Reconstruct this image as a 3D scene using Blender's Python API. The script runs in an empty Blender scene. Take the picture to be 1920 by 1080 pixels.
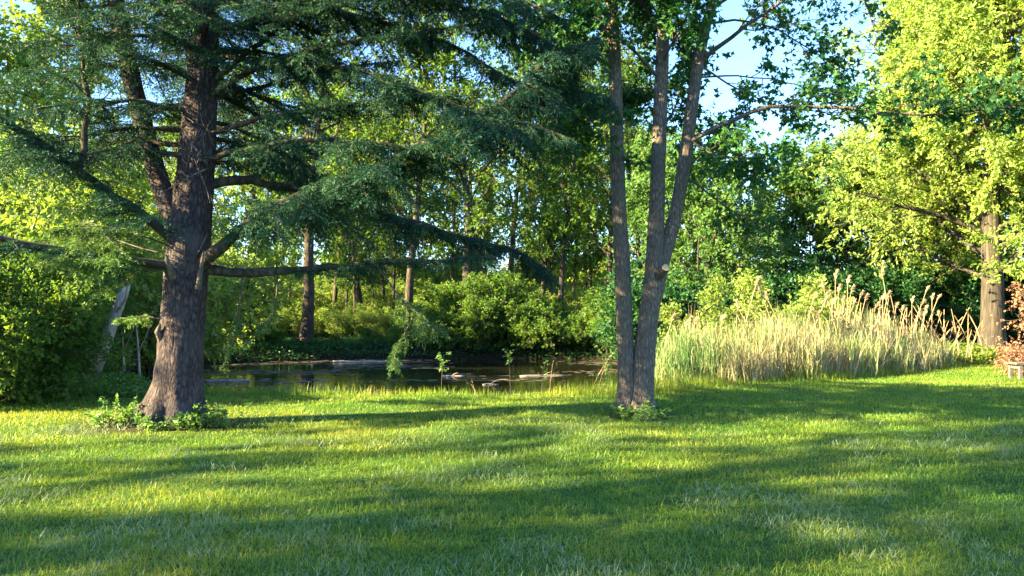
import bpy, math, random
import numpy as np

random.seed(5)
RNG = np.random.default_rng(11)
C = bpy.context.scene.collection
PI = math.pi

# ------------------------------------------------------------------ camera model
F = 1450.0          # focal length in photograph pixels (1920 wide)
CAMZ = 1.55
TH = math.atan(50.0 / F)
def P(px, py, Y):
    """point at depth Y in front of the camera"""
    a = (px - 960.0) / F
    v = (540.0 - py) / F
    dy = math.cos(TH) - v * math.sin(TH)
    dz = math.sin(TH) + v * math.cos(TH)
    s = Y / dy
    return np.array([a * s, Y, CAMZ + dz * s])
def X(px, Y):
    return (px - 960.0) / F * Y

# ------------------------------------------------------------------ terrain function
POND = np.array([(-9.2, 18.4), (-7.4, 16.2), (-5, 15.25), (-2, 15.0), (1, 15.05), (3.0, 15.5), (5.5, 18.6), (8.5, 20.5),
                 (11, 24), (10.5, 29), (7, 33), (1, 34.6), (-6, 34.2), (-11, 32), (-13, 27), (-11.8, 22)], float)
def _smooth_closed(p, n=4):
    for _ in range(n):
        q = np.roll(p, -1, axis=0)
        a = .75 * p + .25 * q; b = .25 * p + .75 * q
        p = np.empty((len(a) * 2, 2)); p[0::2] = a; p[1::2] = b
    return p
PONDS = _smooth_closed(POND, 3)
REED = np.array([(3.2, 17.2), (5.0, 17.3), (7.0, 18.2), (10.6, 21.0), (12.5, 22.7), (13.7, 24.2), (12.4, 26.2), (9.0, 25.2),
                 (6.0, 23.0), (3.6, 20.0)], float)
REEDS = _smooth_closed(REED, 3)
def sdist(poly, x, y):
    """signed distance to a polygon, positive inside"""
    x = np.asarray(x, float).ravel(); y = np.asarray(y, float).ravel()
    d = np.full(x.shape, 1e9); ins = np.zeros(x.shape, bool)
    n = len(poly)
    for i in range(n):
        ax, ay = poly[i]; bx, by = poly[(i + 1) % n]
        ex, ey = bx - ax, by - ay
        t = np.clip(((x - ax) * ex + (y - ay) * ey) / (ex * ex + ey * ey + 1e-12), 0, 1)
        d = np.minimum(d, np.hypot(x - ax - t * ex, y - ay - t * ey))
        c = ((ay > y) != (by > y)) & (x < ex * (y - ay) / (ey + 1e-15) + ax)
        ins ^= c
    return np.where(ins, d, -d)
def ss(t):
    t = np.clip(t, 0, 1); return t * t * (3 - 2 * t)
def gz(x, y):
    x = np.asarray(x, float); y = np.asarray(y, float); sh = x.shape
    x = x.ravel(); y = y.ravel()
    z = .018 * np.sin(x * .9 + 1.3) * np.sin(y * .7) + .012 * np.sin(x * 2.1 - y * 1.4)
    z += .9 * ss((y - 35) / 22) + .022 * np.maximum(0, y - 58)
    z += .25 * ss((-x - 9) / 8) * ss((y - 8) / 8)
    sd = sdist(PONDS, x, y)
    z -= .95 * ss(sd / 2.0)
    z = np.where(sd > 0, z - .12 * ss(sd / .25), z)
    return z.reshape(sh)
def gz1(x, y):
    return float(gz(np.array([x]), np.array([y]))[0])
WATER = -.36

# ------------------------------------------------------------------ mesh helpers
def norm(a):
    return a / (np.linalg.norm(a, axis=-1, keepdims=True) + 1e-9)

class Geo:
    def __init__(s):
        s.v = []; s.q = []; s.t = []; s.rq = []; s.rt = []; s.n = 0
    def add(s, v, q=None, t=None, rq=None, rt=None):
        v = np.asarray(v, float).reshape(-1, 3)
        if q is not None and len(q):
            q = np.asarray(q, np.int64).reshape(-1, 4)
            s.q.append(q + s.n); s.rq.append(np.zeros(len(q)) + .5 if rq is None else np.asarray(rq, float))
        if t is not None and len(t):
            t = np.asarray(t, np.int64).reshape(-1, 3)
            s.t.append(t + s.n); s.rt.append(np.zeros(len(t)) + .5 if rt is None else np.asarray(rt, float))
        s.v.append(v); s.n += len(v)
    def mesh(s, name, mat, smooth=False):
        V = np.concatenate(s.v) if s.v else np.zeros((0, 3))
        Q = np.concatenate(s.q) if s.q else np.zeros((0, 4), np.int64)
        T = np.concatenate(s.t) if s.t else np.zeros((0, 3), np.int64)
        R = np.concatenate((s.rq if s.q else []) + (s.rt if s.t else [])) if (s.q or s.t) else np.zeros(0)
        me = bpy.data.meshes.new(name)
        me.vertices.add(len(V)); me.vertices.foreach_set('co', V.astype('f4').ravel())
        L = np.concatenate([Q.ravel(), T.ravel()]).astype('i4')
        me.loops.add(len(L)); me.loops.foreach_set('vertex_index', L)
        st = np.concatenate([np.arange(len(Q)) * 4, len(Q) * 4 + np.arange(len(T)) * 3]).astype('i4')
        me.polygons.add(len(st)); me.polygons.foreach_set('loop_start', st)
        me.polygons.foreach_set('use_smooth', np.full(len(st), smooth, bool))
        me.update(calc_edges=True)
        at = me.attributes.new('rnd', 'FLOAT', 'FACE'); at.data.foreach_set('value', R.astype('f4'))
        me.materials.append(mat)
        return me
    def build(s, name, mat, parent=None, smooth=False):
        o = bpy.data.objects.new(name, s.mesh(name, mat, smooth)); C.objects.link(o)
        if parent is not None: o.parent = parent
        return o

def interp(pts, T):
    """pts (B,K,3), T (B,n) in 0..1 -> positions, tangents (B,n,3)"""
    B, K, _ = pts.shape
    f = np.clip(T, 0, .9999) * (K - 1); i = f.astype(int); w = (f - i)[..., None]
    b = np.arange(B)[:, None]
    p0 = pts[b, i]; p1 = pts[b, np.minimum(i + 1, K - 1)]
    return p0 * (1 - w) + p1 * w, norm(p1 - p0)

def frame(t):
    ref = np.where(np.abs(t[..., 2:3]) > .8, np.array([1., .0, 0]), np.array([0, 0, 1.]))
    u = norm(np.cross(t, ref)); return u, np.cross(t, u)

def tubes(g, pts, rad, S=6, cap=False):
    pts = np.asarray(pts, float); rad = np.asarray(rad, float)
    if pts.ndim == 2: pts = pts[None]; rad = rad[None]
    B, K, _ = pts.shape
    t = norm(np.gradient(pts, axis=1))
    mt = norm(t.mean(axis=1, keepdims=True))
    ref = np.where(np.abs(mt[..., 2:3]) > .7, np.array([1., 0, 0]), np.array([0, 0, 1.]))
    u = norm(np.cross(t, np.broadcast_to(ref, t.shape))); w = np.cross(t, u)
    a = np.arange(S) / S * 2 * PI
    V = pts[:, :, None] + rad[:, :, None, None] * (np.cos(a)[:, None] * u[:, :, None] + np.sin(a)[:, None] * w[:, :, None])
    base = (np.arange(B) * K * S)[:, None, None]
    k = (np.arange(K - 1) * S)[None, :, None]; j = np.arange(S)[None, None]; j2 = (j + 1) % S
    q = np.stack([base + k + j, base + k + j2, base + k + S + j2, base + k + S + j], -1).reshape(-1, 4)
    tr = None
    if cap:
        tr = []
        for b in range(B):
            for kk in (0, K - 1):
                o = b * K * S + kk * S
                for m in range(1, S - 1):
                    tr.append((o, o + m, o + m + 1) if kk else (o, o + m + 1, o + m))
    g.add(V, q, tr)

def grow(start, d, length, K, wander, up, rng):
    B = len(start); pts = np.zeros((B, K, 3)); pts[:, 0] = start; d = norm(d)
    st = (length / (K - 1))[:, None]
    for k in range(1, K):
        d = norm(d + wander * rng.normal(size=(B, 3)) + np.array([0, 0, up]))
        pts[:, k] = pts[:, k - 1] + d * st
    return pts

def kids(pts, n, t0, t1, ang, sd, rng):
    B = len(pts)
    T = t0 + (t1 - t0) * (np.arange(n)[None] + rng.random((B, n))) / n
    p, t = interp(pts, T); u, w = frame(t)
    az = np.arange(n)[None] * 2.39996 + rng.random((B, 1)) * 6.28 + rng.normal(size=(B, n)) * .4
    a = ang + sd * rng.normal(size=(B, n))
    d = np.cos(a)[..., None] * t + np.sin(a)[..., None] * (np.cos(az)[..., None] * u + np.sin(az)[..., None] * w)
    return p.reshape(-1, 3), norm(d).reshape(-1, 3), T.reshape(-1), np.repeat(np.arange(B), n)

def leaves(g, pos, d, L, W, rng, upb=.6, fold=.18, lobed=False, rn=None):
    N = len(pos)
    if N == 0: return
    d = norm(d)
    nr = norm(rng.normal(size=(N, 3)) * .7 + np.array([0, 0, upb]))
    s = norm(np.cross(d, nr)); nr = np.cross(s, d)
    L = np.broadcast_to(L, (N,))[:, None]; W = np.broadcast_to(W, (N,))[:, None]
    r = rng.random(N) if rn is None else rn
    f = nr * W * fold
    if not lobed:
        V = np.stack([pos, pos + d * L * .45 + s * W * .5 + f, pos + d * L, pos + d * L * .45 - s * W * .5 + f], 1)
        q = np.arange(N * 4).reshape(N, 4)
        g.add(V, q, rq=r)
    else:
        V = np.stack([pos, pos + d * L * .42 + s * W * .62 + f, pos + d * L * .55 + s * W * .18 + f * .3, pos + d * L - f * .6,
                      pos + d * L * .55 - s * W * .18 + f * .3, pos + d * L * .42 - s * W * .62 + f], 1)
        b = (np.arange(N) * 6)[:, None]
        q = np.concatenate([b + np.array([[0, 1, 2, 3]]), b + np.array([[0, 3, 4, 5]])])
        g.add(V, q, rq=np.concatenate([r, r]))

# ------------------------------------------------------------------ materials
def newmat(name):
    m = bpy.data.materials.new(name); m.use_nodes = True
    nt = m.node_tree; nt.nodes.clear()
    return m, nt, nt.nodes.new('ShaderNodeOutputMaterial')
def N(nt, typ, **kw):
    n = nt.nodes.new(typ)
    for k, v in kw.items():
        if k.startswith('i_'):
            n.inputs[k[2:].replace('_', ' ')].default_value = v
        else: setattr(n, k, v)
    return n
def ramp(nt, stops):
    r = nt.nodes.new('ShaderNodeValToRGB'); el = r.color_ramp.elements
    while len(el) > 1: el.remove(el[-1])
    el[0].position = stops[0][0]; el[0].color = (*stops[0][1], 1)
    for p, c in stops[1:]:
        e = el.new(p); e.color = (*c, 1)
    return r

def leafmat(name, cols, trans=.4, tcol=None, rough=.5, spec=.25, noise=.35):
    m, nt, out = newmat(name); lk = nt.links.new
    at = N(nt, 'ShaderNodeAttribute', attribute_name='rnd')
    geo = N(nt, 'ShaderNodeTexCoord')
    oi = N(nt, 'ShaderNodeObjectInfo')
    nz = N(nt, 'ShaderNodeTexNoise'); nz.inputs['Scale'].default_value = noise; nz.inputs['Detail'].default_value = 2
    lk(geo.outputs['Object'], nz.inputs['Vector'])
    ad = N(nt, 'ShaderNodeMath', operation='MULTIPLY_ADD'); lk(nz.outputs['Fac'], ad.inputs[0]); ad.inputs[1].default_value = .9
    ms = N(nt, 'ShaderNodeMath', operation='MULTIPLY_ADD'); lk(at.outputs['Fac'], ms.inputs[0]); ms.inputs[1].default_value = .5; ms.inputs[2].default_value = -.2
    lk(ms.outputs[0], ad.inputs[2])
    n = len(cols); rp = ramp(nt, [(.12 + .76 * i / max(1, n - 1), c) for i, c in enumerate(cols)])
    lk(ad.outputs[0], rp.inputs[0])
    hv = N(nt, 'ShaderNodeHueSaturation'); lk(rp.outputs[0], hv.inputs['Color'])
    mm = N(nt, 'ShaderNodeMapRange'); mm.inputs['To Min'].default_value = .82; mm.inputs['To Max'].default_value = 1.15
    lk(oi.outputs['Random'], mm.inputs['Value']); lk(mm.outputs[0], hv.inputs['Value'])
    pb = N(nt, 'ShaderNodeBsdfPrincipled'); lk(hv.outputs[0], pb.inputs['Base Color'])
    pb.inputs['Roughness'].default_value = rough; pb.inputs['Specular IOR Level'].default_value = spec
    tr = N(nt, 'ShaderNodeBsdfTranslucent')
    tm = N(nt, 'ShaderNodeMix', data_type='RGBA', blend_type='MULTIPLY'); tm.inputs[0].default_value = 1
    lk(hv.outputs[0], tm.inputs[6]); tm.inputs[7].default_value = (*(tcol or (1.5, 1.45, .6)), 1)
    lk(tm.outputs[2], tr.inputs['Color'])
    mx = N(nt, 'ShaderNodeMixShader'); mx.inputs[0].default_value = trans
    lk(pb.outputs[0], mx.inputs[1]); lk(tr.outputs[0], mx.inputs[2]); lk(mx.outputs[0], out.inputs['Surface'])
    return m

def barkmat(name, cols, scale=(9, 9, 1.7), bump=.5, dist=.03, moss=None):
    m, nt, out = newmat(name); lk = nt.links.new
    tc = N(nt, 'ShaderNodeTexCoord'); mp = N(nt, 'ShaderNodeMapping'); mp.inputs['Scale'].default_value = scale
    lk(tc.outputs['Object'], mp.inputs['Vector'])
    wn = N(nt, 'ShaderNodeTexNoise'); wn.inputs['Scale'].default_value = 1.2; wn.inputs['Detail'].default_value = 4
    lk(mp.outputs[0], wn.inputs['Vector'])
    ma = N(nt, 'ShaderNodeMix', data_type='VECTOR'); ma.inputs[0].default_value = .38
    lk(mp.outputs[0], ma.inputs[4]); lk(wn.outputs['Color'], ma.inputs[5])
    vo = N(nt, 'ShaderNodeTexVoronoi', feature='DISTANCE_TO_EDGE'); vo.inputs['Scale'].default_value = 1.6
    lk(ma.outputs[1], vo.inputs['Vector'])
    nz = N(nt, 'ShaderNodeTexNoise'); nz.inputs['Scale'].default_value = 2.5; nz.inputs['Detail'].default_value = 7; nz.inputs['Roughness'].default_value = .7
    lk(mp.outputs[0], nz.inputs['Vector'])
    h = N(nt, 'ShaderNodeMath', operation='MULTIPLY_ADD'); lk(vo.outputs[0], h.inputs[0]); h.inputs[1].default_value = 1.0
    lk(nz.outputs['Fac'], h.inputs[2])
    mr = N(nt, 'ShaderNodeMapRange'); mr.inputs['From Min'].default_value = .3; mr.inputs['From Max'].default_value = 1.0
    lk(h.outputs[0], mr.inputs['Value'])
    rp = ramp(nt, [(i / (len(cols) - 1), c) for i, c in enumerate(cols)]); lk(mr.outputs[0], rp.inputs[0])
    col = rp.outputs[0]
    if moss:
        n2 = N(nt, 'ShaderNodeTexNoise'); n2.inputs['Scale'].default_value = 2.2; n2.inputs['Detail'].default_value = 5
        lk(tc.outputs['Object'], n2.inputs['Vector'])
        r2 = ramp(nt, [(.5, (0, 0, 0)), (.72, (1, 1, 1))]); lk(n2.outputs['Fac'], r2.inputs[0])
        mc = N(nt, 'ShaderNodeMix', data_type='RGBA'); lk(r2.outputs[0], mc.inputs[0]); lk(col, mc.inputs[6]); mc.inputs[7].default_value = (*moss, 1)
        col = mc.outputs[2]
    pb = N(nt, 'ShaderNodeBsdfPrincipled'); pb.inputs['Roughness'].default_value = .9; pb.inputs['Specular IOR Level'].default_value = .15
    lk(col, pb.inputs['Base Color'])
    bp = N(nt, 'ShaderNodeBump'); bp.inputs['Strength'].default_value = bump; bp.inputs['Distance'].default_value = dist
    lk(h.outputs[0], bp.inputs['Height']); lk(bp.outputs[0], pb.inputs['Normal'])
    lk(pb.outputs[0], out.inputs['Surface'])
    return m

def plain(name, cols, scale=6, rough=.8, stretch=(1, 1, 1), bump=.2):
    m, nt, out = newmat(name); lk = nt.links.new
    tc = N(nt, 'ShaderNodeTexCoord'); mp = N(nt, 'ShaderNodeMapping'); mp.inputs['Scale'].default_value = stretch
    lk(tc.outputs['Object'], mp.inputs['Vector'])
    nz = N(nt, 'ShaderNodeTexNoise'); nz.inputs['Scale'].default_value = scale; nz.inputs['Detail'].default_value = 6
    lk(mp.outputs[0], nz.inputs['Vector'])
    rp = ramp(nt, [(.3 + .4 * i / (len(cols) - 1), c) for i, c in enumerate(cols)]); lk(nz.outputs['Fac'], rp.inputs[0])
    pb = N(nt, 'ShaderNodeBsdfPrincipled'); pb.inputs['Roughness'].default_value = rough
    lk(rp.outputs[0], pb.inputs['Base Color'])
    bp = N(nt, 'ShaderNodeBump'); bp.inputs['Strength'].default_value = bump; bp.inputs['Distance'].default_value = .01
    lk(nz.outputs['Fac'], bp.inputs['Height']); lk(bp.outputs[0], pb.inputs['Normal'])
    lk(pb.outputs[0], out.inputs['Surface'])
    return m

M = {}
M['needle'] = leafmat('spruce_needles', [(.008, .036, .029), (.016, .057, .038), (.046, .105, .045)], trans=.22, noise=.9, spec=.12)
M['needle_sunlit'] = leafmat('sunlit_spruce_needles', [(.035, .10, .032), (.085, .165, .045), (.16, .23, .07)], trans=.35, noise=1.2, spec=.2)  # paler copy of the spruce needles, with sunlight put into the colour
M['maple'] = leafmat('maple_leaves', [(.014, .065, .024), (.028, .10, .028), (.06, .15, .03)], trans=.40, noise=.5)
M['leaf_mid'] = leafmat('green_leaves', [(.035, .10, .022), (.08, .165, .028), (.15, .22, .04)], trans=.52, tcol=(1.6, 1.4, .5))
M['leaf_yellow'] = leafmat('yellow_green_leaves', [(.075, .16, .025), (.15, .225, .035), (.23, .275, .05)], trans=.5)
M['leaf_fresh'] = leafmat('fresh_green_leaves', [(.045, .125, .04), (.09, .185, .05), (.15, .235, .06)], trans=.5)
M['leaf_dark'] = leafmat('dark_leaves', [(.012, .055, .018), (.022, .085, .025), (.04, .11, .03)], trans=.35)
M['leaf_gold'] = leafmat('bright_feathery_leaves', [(.09, .17, .04), (.20, .28, .06), (.31, .35, .10)], trans=.5, tcol=(1.35, 1.35, .6))
M['copper'] = leafmat('copper_leaves', [(.24, .11, .07), (.36, .19, .12), (.42, .27, .18)], trans=.35, tcol=(1.3, .9, .7))
M['weed'] = leafmat('weed_leaves', [(.045, .13, .03), (.10, .20, .045), (.18, .27, .08)], trans=.4, noise=2)
M['grass'] = leafmat('grass_blades', [(.055, .15, .022), (.11, .21, .024), (.19, .25, .03), (.28, .285, .07)], trans=.45, noise=.55, tcol=(1.55, 1.3, .5), spec=.3, rough=.45)
M['clipping'] = leafmat('cut_grass', [(.13, .21, .09), (.22, .29, .15), (.34, .38, .24)], trans=.35, noise=1.5, tcol=(1.1, 1.05, .8), spec=.4, rough=.4)
M['reed'] = leafmat('reed_blades', [(.05, .125, .04), (.13, .20, .075), (.29, .265, .155), (.40, .325, .225)], trans=.35, noise=.9, tcol=(1.3, 1.2, .6))
M['dry'] = leafmat('dry_reed', [(.30, .21, .11), (.42, .30, .17), (.52, .40, .25)], trans=.25, noise=2, tcol=(1.2, 1.05, .8))
M['plume'] = leafmat('reed_plume', [(.30, .22, .14), (.46, .36, .24), (.55, .45, .33)], trans=.35, noise=4, tcol=(1.1, 1.0, .85))
M['bark_spruce'] = barkmat('spruce_bark', [(.012, .009, .010), (.046, .035, .038), (.09, .070, .074), (.15, .115, .112)], scale=(19, 19, 6.5), bump=1.0, dist=.045, moss=(.12, .10, .10))
M['bark_maple'] = barkmat('maple_bark', [(.03, .023, .018), (.095, .075, .06), (.17, .138, .11), (.25, .205, .165)], scale=(27, 27, 7.5), bump=1.0, dist=.03, moss=(.10, .095, .075))
M['bark_dark'] = barkmat('dark_bark', [(.018, .014, .011), (.06, .048, .038), (.11, .088, .07)], scale=(9, 9, 2), bump=.6, dist=.03)
M['bark_pale'] = barkmat('pale_bark', [(.018, .015, .013), (.052, .044, .037), (.09, .077, .065)], scale=(9, 9, .7), bump=.7, dist=.04)
M['twig'] = plain('twig_bark', [(.03, .024, .02), (.08, .062, .05)], scale=9)
M['deadwood'] = plain('dead_wood', [(.16, .13, .11), (.30, .25, .21), (.40, .35, .30)], scale=5, stretch=(4, 4, 1))
M['stub'] = barkmat('weathered_stub', [(.05, .04, .036), (.14, .11, .095), (.26, .21, .175)], scale=(30, 30, 5), bump=.8, dist=.02)
M['cut'] = plain('cut_wood', [(.36, .25, .13), (.48, .36, .21)], scale=14)
M['bench'] = plain('weathered_wood', [(.06, .045, .04), (.115, .088, .078), (.16, .125, .11)], scale=5, stretch=(1, 8, 8))
M['scum'] = plain('pond_scum', [(.045, .036, .034), (.11, .09, .085), (.18, .145, .115)], scale=3, rough=.6)

# ground
def ground_mat():
    m, nt, out = newmat('earth_and_turf'); lk = nt.links.new
    tc = N(nt, 'ShaderNodeTexCoord')
    a1 = N(nt, 'ShaderNodeAttribute', attribute_name='litter'); a2 = N(nt, 'ShaderNodeAttribute', attribute_name='mud')
    n1 = N(nt, 'ShaderNodeTexNoise'); n1.inputs['Scale'].default_value = .5; n1.inputs['Detail'].default_value = 8; lk(tc.outputs['Object'], n1.inputs['Vector'])
    n2 = N(nt, 'ShaderNodeTexNoise'); n2.inputs['Scale'].default_value = 14; n2.inputs['Detail'].default_value = 6; lk(tc.outputs['Object'], n2.inputs['Vector'])
    g = ramp(nt, [(.3, (.03, .07, .012)), (.5, (.05, .115, .018)), (.7, (.09, .15, .03))]); lk(n1.outputs['Fac'], g.inputs[0])
    g2 = ramp(nt, [(.3, (.4, .4, .4)), (.7, (1, 1, 1))]); lk(n2.outputs['Fac'], g2.inputs[0])
    gm = N(nt, 'ShaderNodeMix', data_type='RGBA', blend_type='MULTIPLY'); gm.inputs[0].default_value = 1
    lk(g.outputs[0], gm.inputs[6]); lk(g2.outputs[0], gm.inputs[7])
    l = ramp(nt, [(.3, (.014, .010, .007)), (.55, (.034, .025, .015)), (.75, (.07, .05, .03))]); lk(n2.outputs['Fac'], l.inputs[0])
    mx = N(nt, 'ShaderNodeMix', data_type='RGBA'); lk(a1.outputs['Fac'], mx.inputs[0]); lk(gm.outputs[2], mx.inputs[6]); lk(l.outputs[0], mx.inputs[7])
    mx2 = N(nt, 'ShaderNodeMix', data_type='RGBA'); lk(a2.outputs['Fac'], mx2.inputs[0]); lk(mx.outputs[2], mx2.inputs[6]); mx2.inputs[7].default_value = (.016, .012, .008, 1)
    pb = N(nt, 'ShaderNodeBsdfPrincipled'); pb.inputs['Roughness'].default_value = .95; pb.inputs['Specular IOR Level'].default_value = .1
    lk(mx2.outputs[2], pb.inputs['Base Color'])
    bp = N(nt, 'ShaderNodeBump'); bp.inputs['Strength'].default_value = .6; bp.inputs['Distance'].default_value = .04
    lk(n2.outputs['Fac'], bp.inputs['Height']); lk(bp.outputs[0], pb.inputs['Normal'])
    lk(pb.outputs[0], out.inputs['Surface'])
    return m
M['ground'] = ground_mat()
def water_mat():
    m, nt, out = newmat('still_pond_water'); lk = nt.links.new
    tc = N(nt, 'ShaderNodeTexCoord'); mp = N(nt, 'ShaderNodeMapping'); mp.inputs['Scale'].default_value = (1.2, 2.2, 1); lk(tc.outputs['Object'], mp.inputs['Vector'])
    nz = N(nt, 'ShaderNodeTexNoise'); nz.inputs['Scale'].default_value = 2.2; nz.inputs['Detail'].default_value = 3; lk(mp.outputs[0], nz.inputs['Vector'])
    pb = N(nt, 'ShaderNodeBsdfPrincipled'); pb.inputs['Base Color'].default_value = (.012, .012, .007, 1)
    pb.inputs['Roughness'].default_value = .03; pb.inputs['IOR'].default_value = 1.33; pb.inputs['Specular IOR Level'].default_value = .9
    bp = N(nt, 'ShaderNodeBump'); bp.inputs['Strength'].default_value = .35; bp.inputs['Distance'].default_value = .02
    lk(nz.outputs['Fac'], bp.inputs['Height']); lk(bp.outputs[0], pb.inputs['Normal'])
    lk(pb.outputs[0], out.inputs['Surface'])
    return m
M['water'] = water_mat()

# ------------------------------------------------------------------ thing helpers
def thing(name, label, cat, loc=(0, 0, 0), group=None, rz=0, sc=1):
    o = bpy.data.objects.new(name, None); C.objects.link(o)
    o.empty_display_size = .2
    o.location = [float(a) for a in loc]; o.rotation_euler = (0, 0, rz)
    o.scale = (sc, sc, sc) if np.isscalar(sc) else sc
    o['label'] = label; o['category'] = cat
    if group: o['group'] = group
    return o
def tag(o, label=None, cat=None, group=None, kind=None):
    if label: o['label'] = label
    if cat: o['category'] = cat
    if group: o['group'] = group
    if kind: o['kind'] = kind
    return o
def dup(root, loc, rz, sc, label, group=None):
    r = root.copy(); C.objects.link(r)
    r.location = [float(a) for a in loc]; r.rotation_euler = (0, 0, rz)
    r.scale = (sc, sc, sc) if np.isscalar(sc) else sc
    r['label'] = label
    if group: r['group'] = group
    for ch in list(root.children):
        c = ch.copy(); C.objects.link(c); c.parent = r
        for gch in list(ch.children):
            d = gch.copy(); C.objects.link(d); d.parent = c
    return r

# ------------------------------------------------------------------ ground + water
def make_ground():
    def lines(a0, a1, step, far):
        m = list(np.arange(a0, a1 + 1e-6, step)); s = step
        hi = [m[-1]]; lo = [m[0]]
        while hi[-1] < far: s *= 1.25; hi.append(hi[-1] + s)
        s = step
        while lo[-1] > -far: s *= 1.25; lo.append(lo[-1] - s)
        return np.array(lo[:0:-1] + m + hi[1:])
    xs = lines(-24, 24, .3, 900); ys = lines(2, 40, .3, 1200)
    XX, YY = np.meshgrid(xs, ys)
    ZZ = gz(XX, YY)
    ZZ = ZZ + .03 * np.sin(XX * 3.1 + YY * 2.3) * ss((YY - 33) / 5)
    nx, ny = len(xs), len(ys)
    i = np.arange(ny - 1)[:, None] * nx + np.arange(nx - 1)[None]
    q = np.stack([i, i + 1, i + 1 + nx, i + nx], -1).reshape(-1, 4)
    g = Geo(); g.add(np.stack([XX, YY, ZZ], -1), q)
    o = g.build('ground', M['ground'], smooth=True); tag(o, kind='structure')
    x, y = XX.ravel(), YY.ravel()
    sd = sdist(PONDS, x, y); sr = sdist(REEDS, x, y)
    lit = np.maximum(ss((y - 32.5) / 2) * (1 - ss((y - 47) / 8)), ss((-x - 8.5 + .12 * (y - 12)) / 3) * ss((y - 11) / 3) * (1 - ss((y - 47) / 8)))
    lit = np.maximum(lit, ss((sr + .2) / .5) * .8)
    lit = np.maximum(lit, ss((x - 6) / 4) * ss((y - 25 - .0 * x) / 3) * (1 - ss((y - 47) / 8)) * .8)
    for bx, by, rr in ((-4.95, 11.0, 1.1), (1.95, 12.0, .55)):
        lit = np.maximum(lit, (1 - ss((np.hypot(x - bx, y - by) - rr * .5) / rr)) * .9)
    mud = ss((sd + .05) / .5)
    for nm, a in (('litter', lit), ('mud', mud)):
        at = o.data.attributes.new(nm, 'FLOAT', 'POINT'); at.data.foreach_set('value', a.astype('f4'))
    # water sheet: polygon fan just outside the waterline
    c = PONDS.mean(axis=0); w = Geo()
    P2 = c + (PONDS - c) * 1.0
    n = len(P2)
    V = [(c[0], c[1], WATER)] + [(p[0], p[1], WATER) for p in P2]
    w.add(V, None, [(0, 1 + k, 1 + (k + 1) % n) for k in range(n)])
    wo = w.build('pond_water', M['water']); tag(wo, kind='structure')
make_ground()

# ------------------------------------------------------------------ grass
def vnoise(x, y, sc, seed):
    r = np.random.default_rng(seed); G = r.random((64, 64))
    fx, fy = x * sc, y * sc
    ix, iy = np.floor(fx).astype(int), np.floor(fy).astype(int)
    wx, wy = ss(fx - ix), ss(fy - iy)
    g = lambda a, b: G[a % 64, b % 64]
    return (g(ix, iy) * (1 - wx) + g(ix + 1, iy) * wx) * (1 - wy) + (g(ix, iy + 1) * (1 - wx) + g(ix + 1, iy + 1) * wx) * wy

def blades(g, x, y, z, L, W, lean, az, rng, rn, curl=1.0):
    n = len(x)
    d = np.stack([np.cos(az), np.sin(az), np.zeros(n)], 1); s = np.stack([-np.sin(az), np.cos(az), np.zeros(n)], 1)
    # face blades in random directions
    tw = rng.random(n) * PI; s2 = s * np.cos(tw)[:, None] + d * np.sin(tw)[:, None] * .6
    b = np.stack([x, y, z], 1); up = np.array([0, 0, 1.])
    L = L[:, None]; W = W[:, None]; le = lean[:, None]
    mid = b + up * L * .55 * np.cos(le * .6) + d * L * .55 * np.sin(le * .6)
    tip = mid + up * L * .5 * np.cos(le * 1.7 * curl) + d * L * .5 * np.sin(le * 1.7 * curl)
    V = np.stack([b - s2 * W / 2, b + s2 * W / 2, mid + s2 * W * .42, mid - s2 * W * .42, tip], 1)
    o = (np.arange(n) * 5)[:, None]
    g.add(V, o + np.array([[0, 1, 2, 3]]), o + np.array([[3, 2, 4]]), rq=rn, rt=rn)

def wedge(n, d0, d1, e, rng, k=.76, m=1.2):
    """depths with count per m2 ~ d^-e"""
    u = rng.random(n); a = 2 - e
    d = (d0 ** a + u * (d1 ** a - d0 ** a)) ** (1 / a)
    x = (rng.random(n) * 2 - 1) * (k * d + m)
    return x, d
def onlawn(x, y):
    sd = sdist(PONDS, x, y); sr = sdist(REEDS, x, y)
    ok = (sd < -.02) & (sr < -.1)
    ok &= ~((x < -7.0 - .18 * (y - 14)) & (y > 14.5)) | (y < 14.5)
    ok &= ~((y > 24.5 + .12 * (x - 13)) & (x > 3))
    ok &= ~((y > 18) & (x < 3.2) )
    ok &= np.hypot((x + 4.98), (y - 11.1)) > .55
    return ok

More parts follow.
